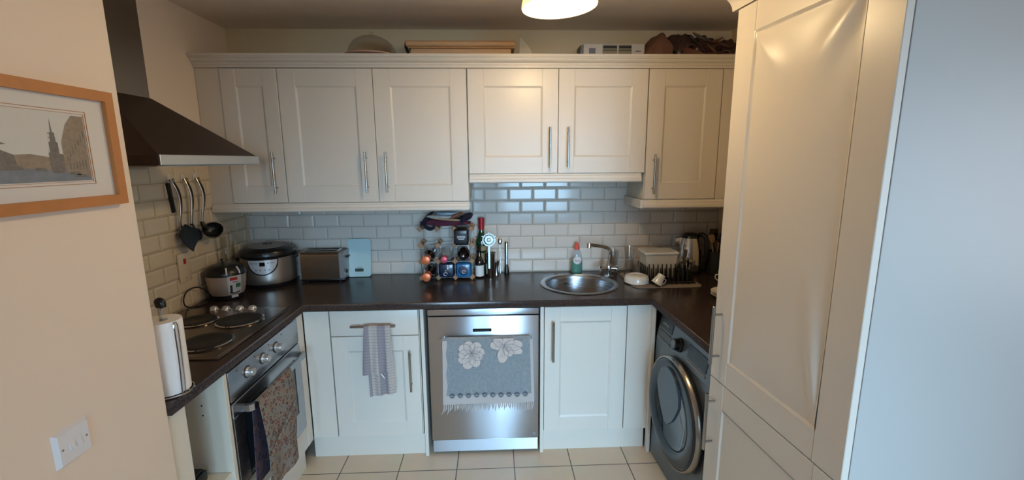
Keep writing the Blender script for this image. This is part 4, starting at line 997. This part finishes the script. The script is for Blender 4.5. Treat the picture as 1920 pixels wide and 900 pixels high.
MB().box(-.0065, .0065, -.0015, .0015, -.085, .058, .001).obj('handle', M['silverw'], t)
t = thing('bar_spoon', 'long steel bar spoon leaning on the tiles beside the muddler', 'spoon', (.010, -.045, .9105), rx=math.radians(-8))
MB().cyl((0, 0, .001), (0, 0, .19), .0022, seg=10).obj('handle', M['nickel'], t)
MB().ball((0, 0, .212), .016, 20, (.85, .35, 1.5)).obj('bowl', M['nickel'], t)
t = thing('muddler', 'steel muddler with a black foot standing against the tiles', 'muddler', (.052, -.052, .9105), rx=math.radians(-5))
MB().lathe([(0, 0), (.015, 0), (.016, .005), (.015, .030), (.011, .052), (.010, .062), (0, .062)], seg=28).obj('foot', M['black'], t)
MB().lathe([(0, .060), (.009, .060), (.0088, .10), (.0115, .19), (.0115, .205), (.008, .213), (0, .214)], seg=28).obj('shaft', M['steelt'], t)
t = thing('jigger', 'small steel spirit measure between the shaker and the bar spoon', 'jigger', (-.016, -.075, .910))
MB().lathe([(.0, .034), (.006, .034), (.017, .001), (.0185, .0), (.0185, .002), (.008, .036), (.021, .085), (.0225, .086), (.0205, .088), (.006, .040), (0, .040)], seg=32).obj('cup', M['nickel'], t)

# ------------------------------------------------------------ around the sink
t = thing('washing_up_liquid', 'clear bottle of green washing-up liquid with a coral cap behind the sink', 'bottle', (.510, -.060, .910))
ov = dict(sx=1, sy=.62)
MB().lathe([(0, .002), (.032, .0), (.037, .006), (.0385, .045), (.037, .100), (.032, .130), (.022, .150), (.014, .158), (.0145, .162), (0, .162)], seg=40, **ov).obj('bottle_shell', M['plastic'], t)
MB().lathe([(0, .004), (.031, .003), (.0355, .008), (.037, .045), (.0362, .083), (0, .083)], seg=40, **ov).obj('liquid', M['greenl'], t)
MB().lathe([(0, .158), (.017, .158), (.018, .176), (.013, .182), (.011, .196), (.006, .204), (0, .205)], seg=28).obj('cap', M['redcap'], t)
b = MB(); b.grid(lambda u, v: (.026*(2*u-1)*math.sqrt(max(0, 1-(2*v-1)**2)), -.0255+.006*(2*u-1)**2-.0002, .088+.026*(2*v-1)), 10, 12, thick=.0006); b.obj('label', M['lblw'], t)
text('label_text', 'Fairy', .019, M['red'], t, (0, -.0272, .088), depth=.0002)
# drainer mat with rounded corners
def rrect(x0, x1, y0, y1, r, n=6):
    o = []
    for cx_, cy_, a0 in ((x1-r, y0+r, -PI/2), (x1-r, y1-r, 0), (x0+r, y1-r, PI/2), (x0+r, y0+r, PI)):
        o += [(cx_+r*math.cos(a0+PI/2*k/n), cy_+r*math.sin(a0+PI/2*k/n)) for k in range(n+1)]
    return o
o = mesh_obj('drying_mat', plate_mesh(rrect(.775, 1.185, -.445, -.09, .05), [], .9103, .9150, .0012), M['tgrey']); rebase(o, (.98, -.27, .9103)); tag(o, 'taupe drying mat under the dish rack', 'mat')
ZM = .9152
t = thing('serving_bowl', 'white ceramic bowl turned upside down on the drying mat', 'bowl', (.826, -.320, ZM))
MB().lathe([(.070, 0), (.073, .002), (.073, .028), (.066, .040), (.050, .046), (.044, .046), (.043, .043), (0, .043), (0, .040), (.046, .040), (.060, .035), (.068, .026), (.070, .004)], seg=56).obj('bowl_shell', M['white2'], t)
b = MB().lathe([(.038, .0432), (.0395, .0455), (.041, .0432)], seg=48, closed=True); b.obj('foot_ring', M['white2'], t)
MB().lathe([(0, .0431), (.004, .0431), (.004, .0435), (0, .0435)], seg=12).obj('maker_mark', M['redcap'], t)
# dish rack
t = thing('dish_rack', 'black plastic dish rack with upright prongs on the drying mat', 'dish rack', (1.02, -.265, ZM))
x0_, x1_, y0_, y1_ = .890, 1.150, -.385, -.145
b = MB()
for y in (y0_, y1_): b.tube([(x0_+.01, y, ZM+.012), (x1_-.01, y, ZM+.012)], .006, 8, 1)
for x in (x0_, x1_): b.tube([(x, y0_+.01, ZM+.012), (x, y1_-.01, ZM+.012)], .006, 8, 1)
for k in range(9): b.box(x0_, x1_, y0_+.014+k*.027, y0_+.019+k*.027, ZM+.004, ZM+.012)
for k in range(8): b.box(x0_+.012+k*.036, x0_+.017+k*.036, y0_, y1_, ZM+.001, ZM+.008)
b.obj('tray', M['black'], t, world=True)
def prong(x, y, h, lx=0): MB().tube([(x, y, ZM+.010), (x+lx*.5, y, ZM+.010+h*.5), (x+lx, y, ZM+.010+h)], [.0056, .005, .003], 6, 2).obj('prong', M['black'], t, world=True)
for k in range(9): prong(x0_+.006+k*.0265, y0_+.004, .088, -.004)
for k in range(7): prong(x0_+.016+k*.0265, y0_+.075, .095, -.004)
for k in range(7): prong(x0_-.002, y0_+.030+k*.033, .082)
b = MB(); cw = .040; q0, q1 = 1.095, 1.145
b.box(q0, q1, -.375, -.372, ZM+.014, ZM+.075).box(q0, q1, -.30, -.297, ZM+.014, ZM+.075).box(q0, q0+.003, -.375, -.297, ZM+.014, ZM+.075).box(q1-.003, q1, -.375, -.297, ZM+.014, ZM+.075).box(q0, q1, -.375, -.297, ZM+.0125, ZM+.016)
b.obj('cutlery_basket', M['black'], t, world=True)
for i, (x, h, l) in enumerate(((1.106, .115, -.010), (1.119, .125, .004), (1.132, .110, .012))):
    o = MB().tube([(0, 0, 0), (l*.5, .005, h*.5), (l, .01, h*.8)], [.003, .0028, .003], 8, 3).ball((l*1.15, .012, h*.93), .010, 12, (.8, .3, 1.5)).obj('teaspoon', M['nickel'])
    o.location = (x, -.335, ZM+.017); tag(o, ('left teaspoon of the three in the cutlery basket of the dish rack', 'middle teaspoon of the three in the cutlery basket of the dish rack', 'right teaspoon of the three in the cutlery basket, nearest the kettle')[i], 'spoon', 'teaspoons in the dish rack')
t = thing('food_container', 'white plastic food tub with a wide rim standing in the dish rack', 'tub', (.985, -.222, ZM+.0125))
MB().hexa([(-.080, -.055, 0), (.080, -.055, 0), (.080, .055, 0), (-.080, .055, 0)], [(-.098, -.068, .150), (.098, -.068, .150), (.098, .068, .150), (-.098, .068, .150)]).obj('body', M['whitec'], t, smooth=False)
o = mesh_obj('rim', plate_mesh(rrect(-.106, .106, -.076, .076, .012), [], .148, .160, .002), M['white2'], t)
t = thing('espresso_cup', 'small white espresso cup tipped over against the dish rack', 'cup', (.925, -.416, ZM+.0335))
Rc = Matrix.Rotation(math.radians(30), 3, 'Y') @ Matrix.Rotation(PI, 3, 'X')
MB().lathe([(0, -.036), (.020, -.036), (.022, -.032), (.024, -.012), (.033, .024), (.034, .026), (.031, .024), (.021, -.010), (.018, -.030), (0, -.032)], (0, 0, .004), 36, Rc).obj('cup_body', M['white2'], t)
MB().tube([Rc@Vector(p)+Vector((0, 0, .004)) for p in ((.022, 0, -.016), (.036, 0, -.018), (.041, 0, -.004), (.036, 0, .010), (.029, 0, .012))], .0036, 10, 5).obj('handle', M['white2'], t)
def tumbler(label, x, y, h, r, waist=0):
    t = thing('drinking_glass', label, 'glass', (x, y, ZM if x > .79 else .9105))
    pr = [(0, .004), (r*.80, 0), (r*.85, .004)]+[(r*(.86+.14*k/8)-waist*math.sin(PI*k/8), .004+(h-.004)*k/8) for k in range(1, 9)]
    inn = [(a-.0018, max(z, .008)) for a, z in reversed(pr[2:])]+[(0, .008)]
    MB().lathe(pr+inn, seg=36).obj('vessel', M['glass'], t)
tumbler('tall waisted drinking glass behind the tap on the drying mat', .830, -.150, .185, .036, .008)
tumbler('short clear tumbler behind the white upturned bowl', .862, -.232, .085, .036)
tumbler('clear glass standing at the left edge of the mat beside the tap', .752, -.060, .150, .034, .003)

t = thing('kettle', 'polished steel electric kettle with a black handle in the right corner', 'kettle', (1.238, -.100, .910), math.radians(-18))
MB().lathe([(0, 0), (.073, 0), (.075, .004), (.073, .020), (0, .020)], seg=48).obj('power_base', M['black'], t)
MB().lathe([(0, .020), (.069, .020), (.073, .028), (.075, .07), (.072, .14), (.063, .20), (.053, .235), (0, .235)], seg=56).obj('body', M['chrome'], t)
MB().lathe([(0, .234), (.056, .234), (.050, .252), (.030, .264), (0, .267)], seg=48).obj('lid', M['black'], t)
MB().tube([(.045, 0, .250), (.074, -.02, .255), (.094, -.028, .225), (.097, -.030, .15), (.090, -.025, .08), (.070, -.016, .045)], [.014, .015, .015, .014, .013, .011], 14, 6).obj('handle', M['black'], t)
MB().hexa([(-.082, -.012, .17), (-.060, -.02, .17), (-.060, .02, .17), (-.082, .012, .17)], [(-.092, -.012, .225), (-.050, -.024, .235), (-.050, .024, .235), (-.092, .012, .225)]).obj('spout', M['chrome'], t)
t = thing('utensil_pot', 'dark pot of cooking utensils beside the kettle', 'utensil pot', (1.396, -.135, .910))
MB().lathe([(0, 0), (.052, 0), (.055, .004), (.058, .150), (.055, .150), (.051, .008), (0, .008)], seg=40).obj('pot', M['blackm'], t)
for k, (l, yy, h, hd) in enumerate(((-.035, -.01, .25, 0), (-.015, .01, .27, 1), (.015, -.015, .255, 0), (.02, .015, .24, 2))):
    nm = ('wooden_spoon', 'slotted_turner', 'serving_spoon', 'whisk')[k]; m = ('beech', 'black', 'black', 'beech')[k]
    b = MB().tube([(0, 0, 0), (l*.5, yy*.5, h*.45), (l, yy, h*.75)], .005, 8, 3)
    b.ball((l*1.2, yy*1.1, h*.88), .026, 16, (1, .35, 1.25)) if k != 1 else b.box(l*1.2-.028, l*1.2+.028, yy-.002, yy+.002, h*.76, h*1.04, .002)
    o = b.obj(nm, M[m]); o.location = (1.396, -.135, .920)
    tag(o, ('pale wooden spoon standing in the dark utensil pot', 'flat black turner standing in the utensil pot', 'round black spoon standing in the utensil pot', 'short pale wooden spoon at the wall side of the utensil pot')[k], 'kitchen utensil')
zz = .9105
for k in range(2):
    o = MB().lathe([(0, .004), (.045, .0), (.055, .003), (.080, .010), (.092, .016), (.094, .018), (.090, .0185), (.078, .0135), (.052, .0075), (0, .0075)], seg=56).obj('side_plate', M['white2'])
    o.location = (1.224, -.645, zz); zz += .0165; tag(o, ('lower white side plate of the pair on the right worktop', 'upper white side plate of the pair on the right worktop')[k], 'plate')
t = thing('espresso_cup', 'white cup standing by the wall at the right end of the worktop', 'cup', (1.345, -.360, .910))
MB().lathe([(0, .002), (.022, 0), (.030, .012), (.038, .060), (.040, .068), (.037, .066), (.028, .014), (0, .008)], seg=36).obj('cup_body', M['white2'], t)
MB().tube([(-.034, 0, .052), (-.055, 0, .052), (-.058, 0, .034), (-.046, 0, .020), (-.032, 0, .020)], .0038, 10, 5).obj('handle', M['white2'], t)

# ------------------------------------------------------------ on top of the wall cabinets
ZT = UT+.0005
t = thing('cake_stand', 'cake stand with a blush plate on top of the left wall cabinets', 'cake stand', (-.705, -.190, ZT))
MB().lathe([(0, 0), (.065, 0), (.066, .006), (.030, .016), (.018, .035), (.020, .062), (.040, .078), (0, .078)], seg=40).obj('pedestal', M['pinkw'], t)
MB().lathe([(0, .078), (.135, .078), (.152, .084), (.153, .090), (.140, .088), (.0, .086)], seg=64).obj('plate', M['pinkw'], t)
t = thing('cake_dome', 'clear glass dome covering the cake stand', 'glass dome', (-.702, -.190, ZT+.0895), ry=math.radians(0))
R_d = .134
pr = [(R_d, 0)]+[(R_d*math.cos(a), .010+.102*math.sin(a)) for a in [PI/2*k/12 for k in range(12)]]+[(0.004, .112)]
MB().lathe(pr+[(r-.0025 if r > .01 else 0, z-.0025) for r, z in reversed(pr)], seg=56).obj('dome', M['domeglass'], t)
MB().lathe([(0, .110), (.008, .111), (.006, .116), (.014, .121), (.014, .127), (.006, .131), (0, .131)], seg=24).obj('knob', M['domeglass'], t)
t = thing('wooden_tray', 'pale wooden lidded tray lying on top of the wall cabinets', 'tray', (-.195, -.185, ZT))
MB().box(-.275, .275, -.095, .095, 0, .112, .002).obj('box_body', M['pine'], t)
b = MB(); b.box(-.288, .295, -.110, .110, .1125, .118, .002)
b.obj('board', M['pine'], t)
for y in (-.105, .105): MB().cyl((-.298, y, .135), (.300, y, .135), .0165, seg=20, ch=.004).obj('rail', M['pine'], t)
MB().tube([(-.296, -.090, .15), (-.304, -.07, .128), (-.296, -.05, .10)], .008, 10).obj('strap', M['blackm'], t)
t = thing('plastic_stand', 'clear folded plastic sheet leaning at the end of the wooden tray', 'plastic sheet', (.17, -.20, ZT))
MB().prism([(-.045, 0), (.062, 0), (.052, .045), (.022, .110), (-.030, .178), (-.040, .180)], -.06, -.057, 'y').prism([(-.045, 0), (.062, 0), (.062, .003), (-.045, .003)], -.057, .03, 'y').obj('sheet', M['plastic'], t, smooth=False)
o = MB().box(-.115, .090, -.05, .05, 0, .098, .002).obj('flat_lid', M['plastic']); o.location = (.37, -.20, ZT); tag(o, 'low clear plastic tub between the plastic sheet and the white box', 'tub')
t = thing('white_box', 'white cardboard box with printed panels on top of the wall cabinets', 'box', (.655, -.190, ZT))
MB().box(-.165, .182, -.060, .060, 0, .148, .0015).obj('carton', M['cardw'], t)
MB().box(-.183, -.166, -.058, .058, 0, .142, .001).obj('end_flap', M['inkg'], t)
for x0_, x1_ in ((-.058, .026), (.032, .108)):
    p_ = MB().box(x0_, x1_, -.0608, -.0601, .040, .143).obj('printed_panel', M['cardb'], t)
    MB().box(x0_+.004, x1_-.003, -.0614, -.0609, .124, .137).obj('print_bar', M['ink'], p_); MB().box(x0_+.004, x1_-.003, -.0614, -.0609, .112, .116).obj('print_bar', M['ink'], p_)
MB().box(-.135, -.098, -.0608, -.0601, .095, .125, .0).obj('printed_mark', M['inkg'], t); MB().box(.13, .16, -.0608, -.0601, .105, .112, .0).obj('printed_mark', M['inkg'], t)
t = thing('paper_bag', 'brown paper bag lying on its side, stuffed with crinkled wrapping, right of the white box', 'bag', (1.14, -.19, ZT))
def bagf(u, v):
    a = 2*PI*v; k = .40+.60*math.sin(min(1, .05+u*1.0)*PI/2); ca, sa = math.cos(a), math.sin(a)
    x = -.305+.125*u-.02*sa*u+(.018*math.cos(a*4) if u > .95 else 0)
    n = noise.noise(Vector((u*3, ca*2, sa*2)))*.014
    z = .105*k+.105*k*(abs(sa)**.7)*(1 if sa > 0 else -1); return (x, .115*(.6+.4*k)*(abs(ca)**.7)*(1 if ca > 0 else -1)+n, max(.001, z+n))
MB().grid(bagf, 18, 44, thick=.002).grid(lambda u, v: (-.305, (u-.5)*.15, .002+v*.10), 4, 4, thick=.002).obj('paper_shell', M['brown'], t, sharp=60)
MB().grid(lambda u, v: (-.10+.36*u, -.108+.012*math.sin(u*12), .002+.120*v*(.55+.45*abs(math.sin(u*5+1)))*(1-.35*u)), 26, 5, thick=.002).obj('torn_flap', M['brown'], t)
R3 = random.Random(3)
crumple(.105, .082, .092, 3, 'dplast', .20, 2.0, 4, name='wrapper', parent=t, loc=(-.085, .015, .120))
crumple(.115, .080, .088, 4, 'dplast', .22, 2.2, 4, name='wrapper', parent=t, loc=(.060, .02, .112))
crumple(.095, .080, .080, 5, 'dplast', .20, 2.0, 4, name='wrapper', parent=t, loc=(.200, .02, .100))
for k in range(16):
    x = -.15+.39*R3.random(); z = .08+.115*R3.random()*(1-.25*max(0, x)/.26); m = ('dplast', 'dplast', 'dplast2', 'brown', 'black')[k % 5]; ang = R3.uniform(-.15, .75); L = R3.uniform(.05, .10)
    pts = [(x+(q-1.5)*L*.5*math.cos(ang)+R3.uniform(-.006, .006), -.058-R3.uniform(0, .018), z-(q-1.5)*L*.5*math.sin(ang)+R3.uniform(-.008, .008)) for q in range(4)]
    MB().tube(pts, [.003, R3.uniform(.007, .012), R3.uniform(.006, .010), .003], 8, 5).obj('wrapping_fold', M[m], t, sharp=80)
for k, (x, z, r) in enumerate(((.165, .10, .022),)):
    MB().tube([(x+r*math.cos(a), -.072, z+r*.55*math.sin(a)) for a in [q*2*PI/12 for q in range(13)]], .0045, 7, 2).obj('wrapping_fold', M['dplast2'], t)

# ------------------------------------------------------------ repeats share a group
GROUPS = {'wall_cabinet': 'cream wall cabinets on the back wall', 'pelmet': 'pelmets under the wall cabinets', 'end_panel': 'upright panels beside the dishwasher',
          'plinth': 'plinth boards of the base units', 'wall_hook': 'adhesive hooks on the left tiles', 'tin_box': 'tins in the bottom row of the wine rack',
          'side_plate': 'side plates on the right worktop', 'drinking_glass': 'clear glasses by the tap', 'packet': 'packets on the cloth bundle', 'corner_infill': 'corner infill panels of the base units'}
for o in list(S.objects):
    if o.parent is None and 'label' in o and 'group' not in o:
        k = o.name.split('.')[0]
        if k in GROUPS: o['group'] = GROUPS[k]
        elif k == 'wine_bottle' and 'in the' in o['label']: o['group'] = 'bottles lying in the wine rack'
